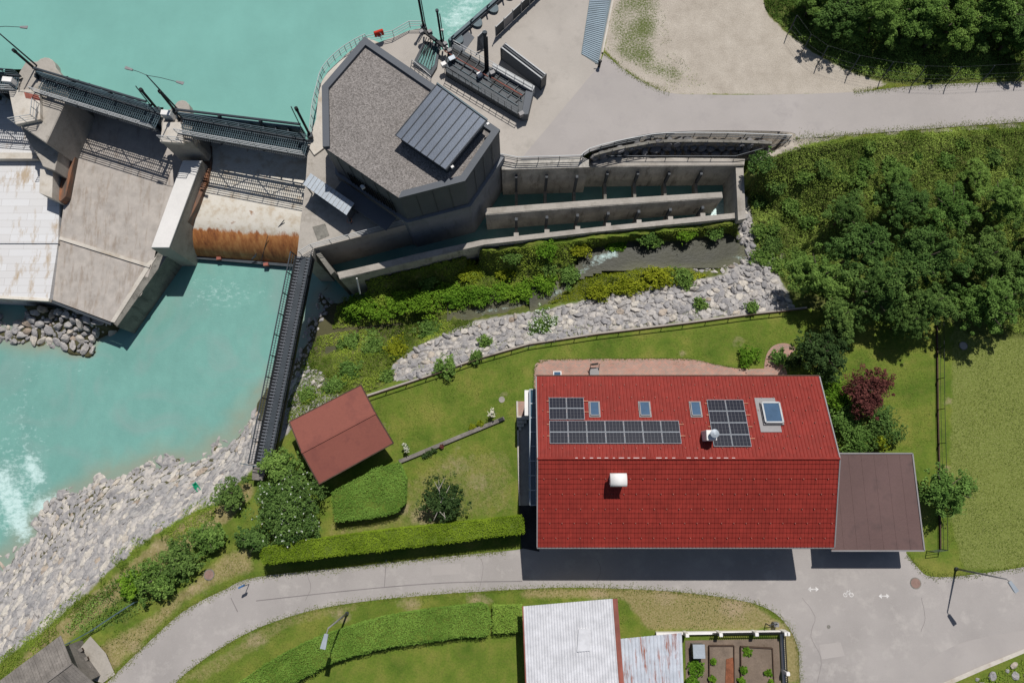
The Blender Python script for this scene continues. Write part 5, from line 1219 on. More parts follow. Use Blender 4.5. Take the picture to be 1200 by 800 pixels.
t, c = corr([(613,710),(718,701),(729,850),(619,858)], [3.2, 3.6, 3.6, 3.2], 'white corrugated metal roofed shed at the bottom edge', 'corr_white', .24, .03)
mb = MB(); mb.bar(c[1] + [.2, 0, .0], c[2] + [.2, 0, .0], .42, .1); mb.build('edge_flashing', M['rust_edge'], t)
mb = MB(); mb.bar(c[0] + [-.03, 0, .0], c[3] + [-.03, 0, .0], .1, .14); mb.build('edge_flashing', M['rust_edge'], t)
MB().prism([tuple(at(x, y, 3.5)[:2]) for x, y in ((678,737),(690,736),(691,762),(676,763))], 3.58, 3.35).build('roof_sheet', M['corr_white'], t)
t, c = corr([(727,748),(799,741),(803,850),(735,858)], [2.6, 2.5, 2.5, 2.6], 'low rust streaked corrugated shed beside the vegetable garden', 'corr_rust', .32, .035, wallc='wood_grey')
# ---------------- vegetable garden
t = empty('garden_fence', at(800, 745, 0), 'black picket fence with white posts around the vegetable garden', 'fence')
fp = [at(768, 741, 0), at(915, 739, 0), at(921, 860, 0)]
for a, b in zip(fp[:-1], fp[1:]):
    MB().bar(a + [0, 0, .2], b + [0, 0, .2], .22, .5).build('base_wall', M['white'], t)
    L = np.linalg.norm(b - a); n = int(L / .17); d = (b - a) / L; sd = np.array([d[1], -d[0], 0]) * .0
    mb = MB(); start = 30 if a is fp[0] else 0
    for i in range(start, n): q = a + d * L * i / n; mb.bar(q + [0, 0, .3], q + [0, 0, 1.15], .055)
    for z in (.55, 1.0): q = a + d * (L * start / n); mb.bar(q + [0, 0, z], b + [0, 0, z], .06)
    mb.build('pickets', M['black'], t)
    for q in ([a + d * s for s in (2.6, 5.6, 8.8, 11.6)] if a is fp[0] else [a + d * s for s in (0.0, 3.3, 6.5)]):
        MB().box(q + [0, 0, .65], (.32, .32, 1.3)).build('post', M['white'], t, bevel=.03)
psheet('garden_path', [(803,750),(913,748),(918,860),(805,860)], .02, M['soil'])
def bed(px, label):
    t = empty('raised_bed', at(*px[0], 0), label, 'raised bed'); Wp = atl(px, .2)
    mb = MB()
    for i in range(4): mb.bar(Wp[i] + [0, 0, -.05], Wp[(i + 1) % 4] + [0, 0, -.05], .07, .3)
    mb.build('boards', M['wood_dark'], t); MB().prism([tuple(p) for p in inset(Wp, .05)], .14, -.05).build('soil', M['soil'], t)
bed([(831,756),(860,756),(861,850),(832,850)], 'left planting bed with a reddish brown patch in the vegetable garden')
bed([(868,757),(905,759),(909,850),(869,850)], 'right planting bed with scattered green plants in the vegetable garden')
p = at(816, 760, 0); t = empty('compost_box', p, 'square grey lidded composter in the corner of the vegetable garden', 'composter'); MB().box(p + [0, 0, .45], (1.0, 1.1, .9)).build('bin', M['wood_grey'], t, bevel=.03); MB().box(p + [0, 0, .93], (1.08, 1.18, .07)).build('lid', M['galv'], t, bevel=.02)
tag(MB().prism([tuple(at(x, y, .2)[:2]) for x, y in ((851,772),(859,770),(861,800),(850,800))], .2, .1).build('mulch', rough_mat('mulch', (.22, .08, .04), .3, 2, 9)), 'reddish brown mulch heap in the left planting bed', 'mulch')
vg = [(876,763,5,'leafy green plant at the top of the right planting bed'),(872,785,4,'green plant halfway down the left side of the right bed'),(900,788,4,'small yellowish plant on the right side of the right bed'),(815,782,9,'bushy green vegetable clump below the composter'),(812,797,9,'bushy green vegetable clump at the bottom edge below the composter'),(836,775,3,'tiny green plant in the left planting bed, upper of two'),(835,795,4,'green plant in the left planting bed, lower of two'),(904,799,3,'tiny plant at the lower right corner of the right bed'),(870,798,4,'green plant at the lower left corner of the right bed')]
for x, y, r_, lb in vg: shrub(x, y, r_, 'leaf_bright', lb, h=.5, name='vegetable_plant', cat='plant', leaf=.09)
p = at(905, 730, 0); t = empty('garden_tap', p, 'small dark stand pipe with frame outside the garden fence corner', 'standpipe')
MB().bar(p + [-.6, 0, 0], p + [-.6, 0, 1.2], .07).build('pipe', M['steel_dark'], t); MB().bar(p + [.1, .1, 0], p + [.1, .1, 1.], .07).build('post', M['steel_dark'], t); MB().bar(p + [-.6, 0, .7], p + [.1, .1, .7], .05).build('crossbar', M['steel_dark'], t); MB().box(p + [.15, 0, .4], (.4, .35, .6)).build('box', M['frame_grey'], t)

# ---------------- street lamps
def slamp(base, h, armv, label, headsz=(.75, .3)):
    p = at(*base, 0); t = empty('street_lamp', p, label, 'street lamp'); armv = np.array([*armv, 0.])
    MB().tube([p, p + [0, 0, h * .5], p + [0, 0, h]], [.1, .08, .055], 10).build('pole', M['frame_grey'], t, smooth=True)
    e = p + [0, 0, h]; MB().tube([e - [0, 0, .05], e + armv * .5 + [0, 0, .1], e + armv + [0, 0, .12]], .04).build('arm', M['frame_grey'], t)
    an = math.atan2(armv[1], armv[0]); q = e + armv + [0, 0, .12]; mb = MB(); mb.hexa([tuple(q + np.array([math.cos(an) * u - math.sin(an) * v, math.sin(an) * u + math.cos(an) * v, k])) for k, s in ((-.1, .8), (.07, 1)) for u, v in ((-.1, -headsz[1] / 3), (headsz[0] * s, -headsz[1] / 2 * s), (headsz[0] * s, headsz[1] / 2 * s), (-.1, headsz[1] / 3))]); mb.build('lamp_head', M['galv'], t, bevel=.03)
    MB().tube([p, p + [0, 0, .25]], .16, 10).build('foot', M['steel_dark'], t); return t
slamp((1120, 666), 6.7, (.15, -.25), 'tall grey street lamp at the right side of the road junction', (.9, .45))
slamp((407, 718), 6.5, (-.1, -.5), 'grey street lamp standing between lower road and curved hedge', (1.1, .5))
p = at(292, 684, 0); t = empty('road_sign', p, 'small blue sign on a post beside the lower road near the hedge end', 'sign'); MB().tube([p, p + [0, 0, 1.8]], .035).build('post', M['steel_dark'], t); MB().box(p + [0, .05, 1.8], (.5, .12, .35), .5).build('panel', rough_mat('blue', (.03, .12, .3), .1, 1, 5), t)
# manholes and road marks
def disc(name, px, py, r, z, mat, label, cat):
    p = at(px, py, z); t = empty(name, p, label, cat); MB().tube([p - [0, 0, .03], p + [0, 0, .012]], r, 20).build('rim', M['concrete_dark' if name == 'manhole_cover' else mat], t); MB().tube([p - [0, 0, .02], p + [0, 0, .02]], r * .84, 20).build('lid', M[mat], t)
disc('manhole_cover', 1073, 683, .52, .035, 'manhole', 'round reddish manhole cover at the grass edge of the junction', 'manhole cover')
disc('manhole_cover', 971, 734, .16, .035, 'concrete_dark', 'small dark water valve cover in the middle of the junction', 'valve cover')
disc('manhole_cover', 245, 673, .5, .03, 'manhole', 'round brownish manhole cover in the grass above the lower road', 'manhole cover')
disc('manhole_cover', 1129, 405, .42, .03, 'plaza', 'round pale manhole cover in the meadow under the trees', 'manhole cover')
def arrow(px, py, lab):
    p = at(px, py, .038); mb = MB(); s = .42
    mb.prism([tuple(p[:2] + [-.25, -.05]), tuple(p[:2] + [.25, -.05]), tuple(p[:2] + [.25, .05]), tuple(p[:2] + [-.25, .05])], .04, .036)
    for q in (-1, 1): mb.prism([tuple(p[:2] + [q * .22, -.22]), tuple(p[:2] + [q * .5, 0]), tuple(p[:2] + [q * .22, .22])], .041, .037)
    tag(mb.build('road_marking', M['paint']), lab, 'road marking')
arrow(953, 690, 'white double arrow painted on the road, left of the bicycle mark'); arrow(1036, 698, 'white double arrow painted on the road, right of the bicycle mark')
p = at(994, 695, .038); mb = MB()
for q in (-.28, .28):
    for k in range(12): a0, a1 = k * math.pi / 6, (k + 1) * math.pi / 6; mb.prism([tuple(p[:2] + [q + math.cos(a) * r_, -.12 + math.sin(a) * r_]) for a, r_ in ((a0, .13), (a0, .2), (a1, .2), (a1, .13))], .042, .036)
for (x0, y0, x1, y1) in ((-.28, -.12, -.1, .18), (-.1, .18, .18, .18), (.18, .18, .28, -.12), (-.1, .18, .05, -.12), (.05, -.12, .18, .18), (.18, .18, .14, .32), (-.12, .24, -.02, .24)):
    mb.bar(p + [x0, y0, 0.003], p + [x1, y1, .003], .06, .004)
tag(mb.build('road_marking', M['paint']), 'white bicycle symbol painted on the road between two arrows', 'road marking')

# ---------------- fences on the right
FX = [at(1097, 375, 0), at(1098, 480, 0), at(1100, 560, 0), at(1101, 643, 0)]
t = railing('dark wire fence between garden lawn and meadow', FX, h=1.25, step=3.3, name='wire_fence', mat='black', rails=(1., .5), r=.012, pr=.03)
mb = MB()
for a, b in zip(FX[:-1], FX[1:]): mb.bar(a + [0, 0, .1], b + [0, 0, .1], .12, .22)
mb.build('base_board', M['wood_dark'], t)
railing('short fence turning from the wire fence to the carport corner', [FX[-1], at(1086, 645, 0)], h=1.2, step=1.2, name='wire_fence', mat='steel_dark', rails=(1., .6, .3), r=.015)
fb = [(922,42),(938,64),(957,77),(993,88),(1031,95),(1068,100),(1108,101),(1146,99),(1190,97),(1240,95)]
t = empty('mesh_fence', at(*fb[0], ZP), 'tall dark fence of curved posts between road and wood', 'fence'); pv = []
for x, y in fb:
    p = at(x, y, ZP); pts = [p, p + [-.02, .1, 1.6], p + [.1, .5, 2.5]]; pv.append(pts); MB().tube(pts, .05, 6).build('post', M['steel_dark'], t)
mb = MB()
for a, b in zip(pv[:-1], pv[1:]):
    for p, q in zip(a, b):
        mb.bar(p + np.array([0, 0, .1]), q + np.array([0, 0, .1]), .008)
    for f in (.35, .7): mb.bar(a[0] * (1 - f) + a[1] * f, b[0] * (1 - f) + b[1] * f, .007)
mb.build('wires', M['steel_dark'], t)
# ---------------- bottom left hut
zc = 3.0; q = [at(24, 779, 2.6), at(71, 744, 2.6), at(84, 776, 3.5), at(45, 799, 3.5), ]
t = empty('wooden_hut', at(75, 790, 0), 'weathered wooden hut with grey plank roof at the lower left corner', 'hut')
e0, e1 = q[1] - q[0], None; ridge0 = at(84, 776, 3.5); u = (q[1] - q[0]); u[2] = 0; u /= np.linalg.norm(u); dn = np.array([u[1], -u[0], 0]) 
eave1 = at(71, 744, 2.6); rL = np.linalg.norm((ridge0 - eave1)[:2]); Lh = 6.0
E0, E1 = eave1 - u * Lh, eave1; R0, R1 = ridge0 - u * Lh, ridge0; hd = (R1 - E1) * [1, 1, 0]; D0, D1 = R0 + hd + [0, 0, -.9], R1 + hd + [0, 0, -.9]
for (a, b, c_, d_) in ((E0, E1, R1, R0), (R0, R1, D1, D0)):
    mb = MB(); n = 24
    for k in range(n):
        f0, f1 = (k + .04) / n, (k + .96) / n; p0, p1 = a + (b - a) * f0, a + (b - a) * f1; p3, p2 = d_ + (c_ - d_) * f0, d_ + (c_ - d_) * f1; l = np.array([0, 0, random.uniform(0, .03)])
        mb.hexa([x - [0, 0, .06] for x in (p3, p2, p1, p0)] + [x + l for x in (p3, p2, p1, p0)])
    mb.build('roof', M['wood_grey'], t)
MB().bar(R0 + [0, 0, .05], R1 + [0, 0, .05], .25, .05).build('ridge_board', M['wood_grey'], t)
MB().prism([tuple(x[:2]) for x in inset([E0, E1, D1, D0], .8)], 2.4, -1.5).build('wall', M['wood_grey'], t)
psheet('stone_slab', [(93,760),(106,745),(124,765),(135,790),(120,800),(104,795)], .045, M['concrete'])
for k, (x, y, an) in enumerate(((92,764,.6),(98,774,.55),(103,786,.6))):
    g = at(x, y, 0); t = empty('timber_bench', g, ('short wooden bench beside the hut, uppermost of three', 'short wooden bench beside the hut, middle of three', 'short wooden bench beside the hut, lowest of three')[k], 'bench')
    MB().box(g + [0, 0, .5], (1.4, .35, .1), an).build('seat', M['wood_grey'], t, bevel=.02)
    for s in (-.5, .5): MB().box(g + [math.cos(an) * s, math.sin(an) * s, .23], (.12, .3, .46), an).build('leg', M['wood_dark'], t)
railing('dark low fence along the shrubs above the lower left grass', [gp(x, y) for x, y in [(82,753),(110,738),(140,718),(162,704)]], h=.8, step=1.8, name='garden_rail', mat='steel_blue', rails=(1., .6))
# things on the river bank
g = gp(233, 571); t = empty('green_boat', g, 'small green plastic tub lying on the pale river bank', 'tub')
an = -.9; mb = MB(); mb.local = True; u = np.array([math.cos(an), math.sin(an), 0]); v = np.array([-u[1], u[0], 0]); z = np.array([0, 0, 1.])
bot = [s * u * .38 + k * v * .14 for s, k in ((-1, -1), (1, -1), (1, 1), (-1, 1))]; top = [s * u * .55 + k * v * .22 + z * .3 for s, k in ((-1, -1), (1, -1), (1, 1), (-1, 1))]; it = [s * u * .47 + k * v * .15 + z * .3 for s, k in ((-1, -1), (1, -1), (1, 1), (-1, 1))]; ib = [s * u * .34 + k * v * .1 + z * .05 for s, k in ((-1, -1), (1, -1), (1, 1), (-1, 1))]
mb.add(bot + top + it + ib, [(3, 2, 1, 0)] + [(i, (i + 1) % 4, 4 + (i + 1) % 4, 4 + i) for i in range(4)] + [(4 + i, 4 + (i + 1) % 4, 8 + (i + 1) % 4, 8 + i) for i in range(4)] + [(8 + i, 8 + (i + 1) % 4, 12 + (i + 1) % 4, 12 + i) for i in range(4)] + [(12, 13, 14, 15)])
o = mb.build('hull', M['green_plastic'], t); o.location = (0, 0, .15)

# ============================================================ ROCKS
def rock_mesh(i, flat=.55):
    bm = bmesh.new(); bmesh.ops.create_icosphere(bm, subdivisions=2, radius=.5)
    r = np.random.default_rng(100 + i)
    pl = [(v / np.linalg.norm(v), r.uniform(.24, .38)) for v in r.normal(size=(13, 3))]
    for v in bm.verts:
        p = np.array(v.co)
        for n, d in pl:
            e = p @ n - d
            if e > 0: p = p - n * e * .95
        v.co = Vector(p * [1.25, .95, flat * 1.25] * (1 + r.normal(0, .02)))
    me = bpy.data.meshes.new('boulder'); bm.to_mesh(me); bm.free(); me.polygons.foreach_set('use_smooth', [False] * len(me.polygons)); me.materials.append(M['rock']); return me
RM = [rock_mesh(i, (.45, .6, .5, .7)[i % 4]) for i in range(12)]
RV = []
for me in RM:
    v = np.zeros(len(me.vertices) * 3); me.vertices.foreach_get('co', v); f = np.array([p.vertices[:] for p in me.polygons]); RV.append((v.reshape(-1, 3), f))
def scatter_rocks(poly_px, z0, smin, smax, label, group, nind, ntry, sep=.62, label2=None, elong=1.0, ang=None, sink=.1, name='boulder', zmin=-7.15):
    Wp = atl(poly_px, z0); lo = Wp.min(0); hi = Wp.max(0); pts = []; cellg = {}
    sizes = np.sort(rng.uniform(0, 1, ntry) ** 1.7)[::-1] * (smax - smin) + smin
    for s in sizes:
        x, y = rng.uniform(lo[0], hi[0]), rng.uniform(lo[1], hi[1]); z = float(hz(x, y)); px, py = pix(x, y, z)
        if z < zmin or not inpoly(np.array([px]), np.array([py]), poly_px)[0]: continue
        ok = True; cx, cy = int(x // 1.5), int(y // 1.5)
        for a in (-1, 0, 1):
            for b in (-1, 0, 1):
                for (X, Y, S) in cellg.get((cx + a, cy + b), ()):
                    if (X - x) ** 2 + (Y - y) ** 2 < ((S + s) * .5 * sep * 1.25) ** 2: ok = False; break
        if not ok: continue
        cellg.setdefault((cx, cy), []).append((x, y, s)); pts.append((x, y, z, s))
    V, Fc, T = [], [], []; b = 0
    for i, (x, y, z, s) in enumerate(pts):
        k = int(rng.integers(0, 12)); a = (ang + rng.normal(0, .35)) if ang is not None else rng.uniform(0, 6.28)
        gx = float(hz(x + .5, y) - hz(x - .5, y)); gy = float(hz(x, y + .5) - hz(x, y - .5)); nrm = Vector((-gx, -gy, 1)).normalized()
        Rm = nrm.to_track_quat('Z', 'Y').to_matrix() @ Matrix.Rotation(a, 3, 'Z')
        if i < nind:
            o = bpy.data.objects.new(name, RM[k]); C.objects.link(o); o.matrix_world = Matrix.Translation((x, y, z + s * sink)) @ Rm.to_4x4() @ Matrix.Diagonal((s * elong, s, s, 1)); tag(o, label, 'boulder', group)
        else:
            v, f = RV[k]; vv = (v * [s * elong, s, s]) @ np.array(Rm).T + [x, y, z + s * sink]; V.append(vv); Fc.append(f + b); T.append(np.full(len(f), rng.uniform(0, 1))); b += len(v)
    if V:
        me = npmesh('small_stones', np.concatenate(V), np.concatenate(Fc)); at_ = me.attributes.new('tint', 'FLOAT', 'FACE'); at_.data.foreach_set('value', np.concatenate(T).astype(np.float32)); me.materials.append(M['rock']); o = bpy.data.objects.new('small_stones', me); C.objects.link(o); tag(o, label2, None, None, 'stuff')
    print('rocks', len(pts))
scatter_rocks([(-60,700),(0,652),(22,628),(58,588),(82,566),(165,536),(240,524),(285,500),(298,470),(305,500),(296,545),(262,580),(215,605),(165,635),(110,680),(55,730),(0,770),(-60,820)], -3.5, .16, 1.05, 'pale grey slab like boulder set in the river bank below the footbridge', 'boulders of the lower left river bank', 125, 60000, .40, 'small stones filling the lower left river bank', 1.3, .7, -.12)
scatter_rocks([(460,448),(462,428),(500,402),(560,378),(640,364),(720,347),(830,327),(900,316),(920,345),(928,360),(820,373),(700,388),(600,406),(520,433)], -1.7, .25, .95, 'pale grey stone in the bank between the stream and the garden lawn', 'stones of the bank above the stream', 125, 16000, .52, 'small stones of the bank above the stream', 1.1, None, .06)
scatter_rocks([(-60,350),(60,354),(134,380),(136,412),(95,412),(40,402),(-60,396)], -5.8, .25, 1.2, 'whitish boulder below the lip of the left spillways', 'boulders below the left spillways', 32, 3000, .55, 'small stones below the left spillways', 1.1, None, .12)
scatter_rocks([(866,255),(874,240),(884,265),(888,290),(925,305),(915,318),(850,320),(800,322),(850,306),(866,290)], -3, .2, .8, 'grey rock at the head of the little stream', 'rocks at the head of the stream', 12, 1500, .6, 'small stones at the head of the stream')
scatter_rocks([(345,420),(378,335),(395,345),(370,390),(360,430),(385,440),(345,495),(325,500),(310,540),(300,530)], -4, .2, .7, 'grey rock on the stream mouth shore beside the footbridge', 'rocks at the stream mouth', 10, 1500, .6, 'small stones beside the footbridge')
scatter_rocks([(1120,805),(1160,786),(1200,770),(1260,750),(1260,830),(1120,830)], 0, .4, .9, 'whitish rock at the kerb of the lower right corner', 'rocks at the lower right kerb', 8, 300, .9, 'small stones at the lower right kerb')
RD = []
for me in RM: m2 = me.copy(); m2.materials.clear(); m2.materials.append(M['rock_dark']); RD.append(m2)
# rock wall under the curving railing: stacked blocks
WR = [np.array(p) for p in smooth([(696,180),(719,173),(749,167),(779,163),(850,163),(905,165)], 6)]; Vr = [at(p[0], p[1], ZP - .2) for p in WR]
t = empty('rock_wall', Vr[0], 'dark dry stone wall below the curving black railing', 'stone wall'); cum = 0; mbk = []
for r in range(3):
    s = rng.uniform(0, .5); tot = sum(np.linalg.norm(b - a) for a, b in zip(Vr[:-1], Vr[1:]))
    while s < tot:
        acc = 0
        for a, b in zip(Vr[:-1], Vr[1:]):
            L = np.linalg.norm(b - a)
            if acc + L >= s: p = a + (b - a) * (s - acc) / L; break
            acc += L
        sz = rng.uniform(.75, 1.25); o = bpy.data.objects.new('stone', RD[int(rng.integers(0, 12))]); C.objects.link(o); o.parent = t
        q = p + [0, -.12 - r * .22 , -.5 - r * .7] - Vr[0]; o.location = tuple(q); o.rotation_euler = (rng.uniform(-.4, .4), rng.uniform(-.4, .4), rng.uniform(0, 6)); o.scale = (sz, sz, sz * 1.2); s += sz * .98
mb = MB(); mb.prism([tuple(p[:2]) for p in Vr] + [tuple(p[:2] + np.array([0, -.3])) for p in Vr[::-1]], ZP - .3, -1); mb.build('backing', M['concrete_dark'], t)

# ============================================================ VEGETATION
# trees of the right hand wood (near trees first)
TREES = [  # px, py (crown centre), radius m, height m, material
 (972,318,2.9,6.5,'leaf_mid'),(1022,285,3.0,7,'leaf'),(1035,338,3.1,7,'leaf'),(1092,300,3.2,7.5,'leaf'),(1098,352,2.4,6,'leaf'),(1160,355,3.0,6.2,'leaf_mid'),(1158,300,2.8,6,'leaf'),(1205,330,3.0,6.5,'leaf'),
 (1000,245,2.1,4.2,'leaf'),(1062,240,2.4,4.6,'leaf'),(1118,245,2.6,5,'leaf_mid'),(1172,240,2.5,4.6,'leaf_mid'),(1222,270,2.8,6,'leaf'),(990,368,2.2,5,'leaf'),(1055,208,1.7,2.6,'leaf_mid'),(1145,205,1.7,2.5,'leaf_mid'),(1070,375,1.9,5,'leaf')]
WOOD = [(950,8,2.0,3.4,'leaf_mid'),(985,15,2.7,5,'leaf'),(1030,20,2.9,5.5,'leaf_mid'),(1075,12,3.0,5.5,'leaf_mid'),(1120,25,2.8,5.5,'leaf_mid'),(1165,15,3.0,6,'leaf_mid'),(1205,30,2.9,5.5,'leaf'),(965,35,1.5,2.5,'leaf'),(1000,42,1.6,3,'leaf_mid'),(1045,45,1.8,3,'leaf'),(1090,48,1.7,3,'leaf_mid'),(1135,48,1.7,3,'leaf'),(1180,50,1.8,3,'leaf_mid'),
        (1010,-15,3,6,'leaf'),(1060,-25,3,6,'leaf'),(1110,-20,3,6,'leaf'),(1150,-25,3,6,'leaf'),(1210,-15,3,6,'leaf'),(965,-18,2.4,4.5,'leaf_mid')]
base = {}
def proto(mat, i):
    k = (mat, i)
    if k not in base: base[k] = None
    return k
def place_trees(lst, lab, grp, name):
    for i, (px, py, r_, h, mt) in enumerate(lst):
        z = 1.0 if py < 240 else 0.
        c = at(px, py, z + h * .75); g = np.array([c[0], c[1], float(hz(c[0], c[1]))]); k = (mt, i % 3)
        if base.get(k) is None:
            base[k] = make_tree(g, 3.0, 6.5, M[mt], lab[mt], 'tree', grp, name, n=21000, leaf=.092, nb=26, br=.34); base[k]['o'] = 1; o = base[k]; del o['o']
        else: o = copy_tree(base[k])
        o.name = name
        o.location = tuple(g); o.rotation_euler = (0, 0, random.uniform(0, 6.28)); o.scale = (r_ / 3.0, r_ / 3.0, h / 6.5); tag(o, lab[mt], 'tree', grp)
place_trees(TREES, {'leaf': 'dark green broadleaf tree in the dense group right of the stream', 'leaf_mid': 'lighter green broadleaf tree in the dense group right of the stream'}, 'trees right of the stream', 'broadleaf_tree')
place_trees(WOOD, {'leaf': 'dark green young tree in the wood behind the tall fence', 'leaf_mid': 'lighter green young tree in the wood behind the tall fence'}, 'trees of the wood behind the tall fence', 'young_tree')
# garden trees
def gt(px, py, r_, h, mat, label, **k):
    c = at(px, py, h * .6); return make_tree((c[0], c[1], float(hz(c[0], c[1]))), r_, h, M[mat], label, **k)
gt(338, 597, 3.7, 4.2, 'leaf', 'big elder tree with creamy white blossom next to the red shed', name='elder_tree', n=22000, leaf=.09, flowers=230, nb=60, rz=2.0, br=.3)
gt(326, 548, 2.0, 3.0, 'leaf_mid', 'low green tree between footbridge end and blossoming elder', n=5000, leaf=.12, nb=30, name='garden_tree')
gt(518, 588, 2.1, 3.4, 'leaf_dark', 'dark sparse tree with pale bare branches behind the clipped hedge', n=6500, leaf=.09, nb=34, bark='bark_pale', name='yew_tree')
g = at(517, 590, 0); mb = MB()
for (x0, y0, x1, y1, z0, z1) in ((516,590,514,562,2.2,3.9),(515,575,509,564,3.2,3.8),(515,572,521,560,3.3,3.9),(514,598,522,606,2.4,3.2),(516,590,519,583,2.4,3.7)): mb.tube([at(x0, y0, z0), at(x1, y1, z1)], [.05, .02], 6)
for o in bpy.data.objects:
    if o.name == 'yew_tree': mb.build('bare_branches', M['bark_pale'], o)
gt(1105, 575, 2.6, 4.2, 'leaf_mid', 'leafy tree over the wire fence right of the brown carport', n=7500, leaf=.12, nb=36, name='fruit_tree')
gt(963, 414, 2.4, 4.5, 'leaf_dark', 'dark spreading conifer at the north east corner of the house', n=8500, leaf=.11, nb=40, name='conifer')
gt(1015, 459, 2.5, 3.8, 'leaf_red', 'dark purple red leaved tree east of the house', n=9000, leaf=.1, nb=40, name='purple_tree')
gt(268, 578, 1.6, 2.6, 'leaf', 'dark green small tree on the river bank left of the footbridge end', n=4500, leaf=.1, nb=26, name='bank_tree')
for x, y, r_, h, m_, lb in ((240,632,1.7,2.4,'leaf_mid','upper right shrubby tree of the row on the river bank'),(205,655,1.9,2.6,'leaf','second shrubby tree from the upper right in the row on the river bank'),(175,682,1.9,2.6,'leaf_mid','third shrubby tree from the upper right in the row on the river bank'),(150,685,1.3,1.8,'leaf_bright','lowest brighter green shrub of the row on the river bank'),
                         (300,632,1.4,2.4,'leaf','dark shrubby tree at the left end of the clipped hedge')):
    gt(x, y, r_, h, m_, lb, n=4200, leaf=.11, nb=24, name='shrubby_tree')
for x, y, r_, m_, h, lb in ((978,462,20,'leaf_bright',1.6,'bright green shrub directly at the east gable below the conifer'),(988,492,22,'leaf_mid',1.6,'mid green shrub between east gable and purple tree'),(1002,514,26,'leaf_mid',1.7,'mid green shrub just above the brown carport'),(1036,500,24,'leaf',1.9,'dark green shrub right below the purple tree'),(1030,518,9,'leaf_yellow',1.5,'small yellow shrub above the carport roof'),
                         (880,416,13,'leaf_bright',.9,'green shrub at the lawn edge left of the brick path loop'),(912,419,11,'leaf_mid',.9,'round green shrub inside the brick path loop'),(931,424,12,'leaf_dark',1.2,'dark shrub between brick path and conifer'),(970,440,12,'leaf_mid',1.2,'small green shrub right under the conifer')):
    shrub(x, y, r_, m_, lb, h=h, leaf=.1, nb=26)
# shrubs of the stream banks
SB = [(600,300,13,'leaf_mid',.6),(640,291,15,'leaf_bright',.6),(680,288,14,'leaf_yellow',.6),(725,280,14,'leaf_bright',.6),(765,276,14,'leaf_mid',.6),(805,272,14,'leaf_bright',.6),(840,268,12,'leaf_mid',.6),(465,352,18,'leaf_bright',1.),(530,350,20,'leaf_bright',1.1),(620,338,18,'leaf_bright',.9),(415,362,16,'leaf_bright',1.),(548,318,16,'leaf_yellow',.5),(500,330,14,'leaf_mid',.5),(590,318,14,'leaf_yellow',.5),(640,312,14,'leaf_mid',.5),(433,361,30,'leaf_bright',1.3),(497,355,29,'leaf_bright',1.2),(562,345,27,'leaf_bright',1.2),(598,343,24,'leaf_bright',1.1),(411,402,16,'leaf_mid',1.),(438,406,18,'leaf_mid',1.),(466,408,15,'leaf_yellow',.9),(504,389,18,'leaf_mid',.9),(455,442,10,'leaf_mid',.9),(391,453,13,'leaf_mid',1.),(361,463,13,'leaf_mid',.9),(410,435,16,'leaf_mid',.9),(528,340,20,'leaf_bright',1.),
      (640,330,17,'leaf_bright',.9),(668,322,16,'leaf_mid',.9),(700,342,20,'leaf_yellow',1.),(735,334,22,'leaf_yellow',1.),(770,326,22,'leaf_yellow',1.),(800,325,16,'leaf_mid',.9),(720,285,15,'leaf_mid',.9),(760,277,15,'leaf_mid',.9),(690,296,15,'leaf_mid',.9)]
for x, y, r_, m_, h in SB:
    shrub(x, y, r_, m_, {'leaf_bright': 'bright green leafy bush in the row along the stream', 'leaf_mid': 'mid green bush on the stream bank', 'leaf_yellow': 'yellow green bush on the stream bank'}[m_], h=h, group='bushes along the stream', ry=.62 if r_ > 19 else 1., name='bush', nb=30)
for x, y, r_, fl, lb in ((638,382,20,260,'round shrub with pale blossoms on the stone bank'),(523,430,15,0,'green shrub against the low garden wall, larger of two'),(569,400,9,0,'small green shrub alone amid the pale stones'),(558,418,8,0,'small green shrub against the low garden wall'),(820,357,9,0,'small green shrub on the stones, left of two near the trees'),(881,361,9,0,'small green shrub on the stones, right of two near the trees')):
    shrub(x, y, r_, 'leaf_mid', lb, h=1.0, flowers=fl, cat='shrub')
SL = [(893,300,15),(905,285,15),(912,312,14),(890,270,11),(893,188,17),(1005,210,13),(1075,185,10),(1195,205,14),(1020,170,9),(1130,168,9),(908,215,15),(945,205,12),(925,240,14),(890,235,12),(950,255,14),(935,300,16),(968,195,13),(1015,195,15),(985,205,12),(940,320,16),(1048,190,13),(1110,188,12),(1165,185,14),(905,265,11)]
for i, (x, y, r_) in enumerate(SL): shrub(x, y, r_, ('leaf_mid', 'leaf', 'leaf_mid')[i % 3], 'low green bush on the slope between service road and stream', h=.7, group='bushes on the slope below the service road', name='bush', nb=28)
# undergrowth carpets
carpet('undergrowth', [(385,345),(440,325),(500,312),(560,296),(700,280),(862,263),(866,280),(800,278),(700,292),(655,318),(625,345),(560,360),(480,378),(390,385)], 230, .075, M['under'], .6, 3, -3.5, 'weeds on the north side of the stream')
carpet('undergrowth', [(350,440),(372,395),(400,388),(500,378),(540,372),(560,380),(500,400),(460,425),(452,450),(400,470),(340,500),(335,480)], 200, .075, M['under'], .55, 5, -3, 'weeds between stream mouth and red shed')
carpet('undergrowth', [(640,356),(670,335),(700,312),(760,308),(830,322),(800,335),(700,350)], 200, .08, M['leaf_yellow'], .5, 6, -3.3, 'yellow green weeds on the island in the stream')
carpet('undergrowth', [(876,205),(890,190),(935,172),(1000,163),(1100,154),(1260,146),(1260,400),(1190,390),(1110,360),(1000,350),(930,345),(912,318),(886,300),(880,250)], 240, .075, M['under2'], .9, 8, 0, 'weeds and brambles on the slope', tb=.05)
carpet('undergrowth', [(888,-40),(897,12),(925,40),(962,66),(1005,86),(1050,96),(1260,90),(1260,-40)], 220, .08, M['under2'], .8, 9, 2, 'tall weeds below the young wood', tb=0)
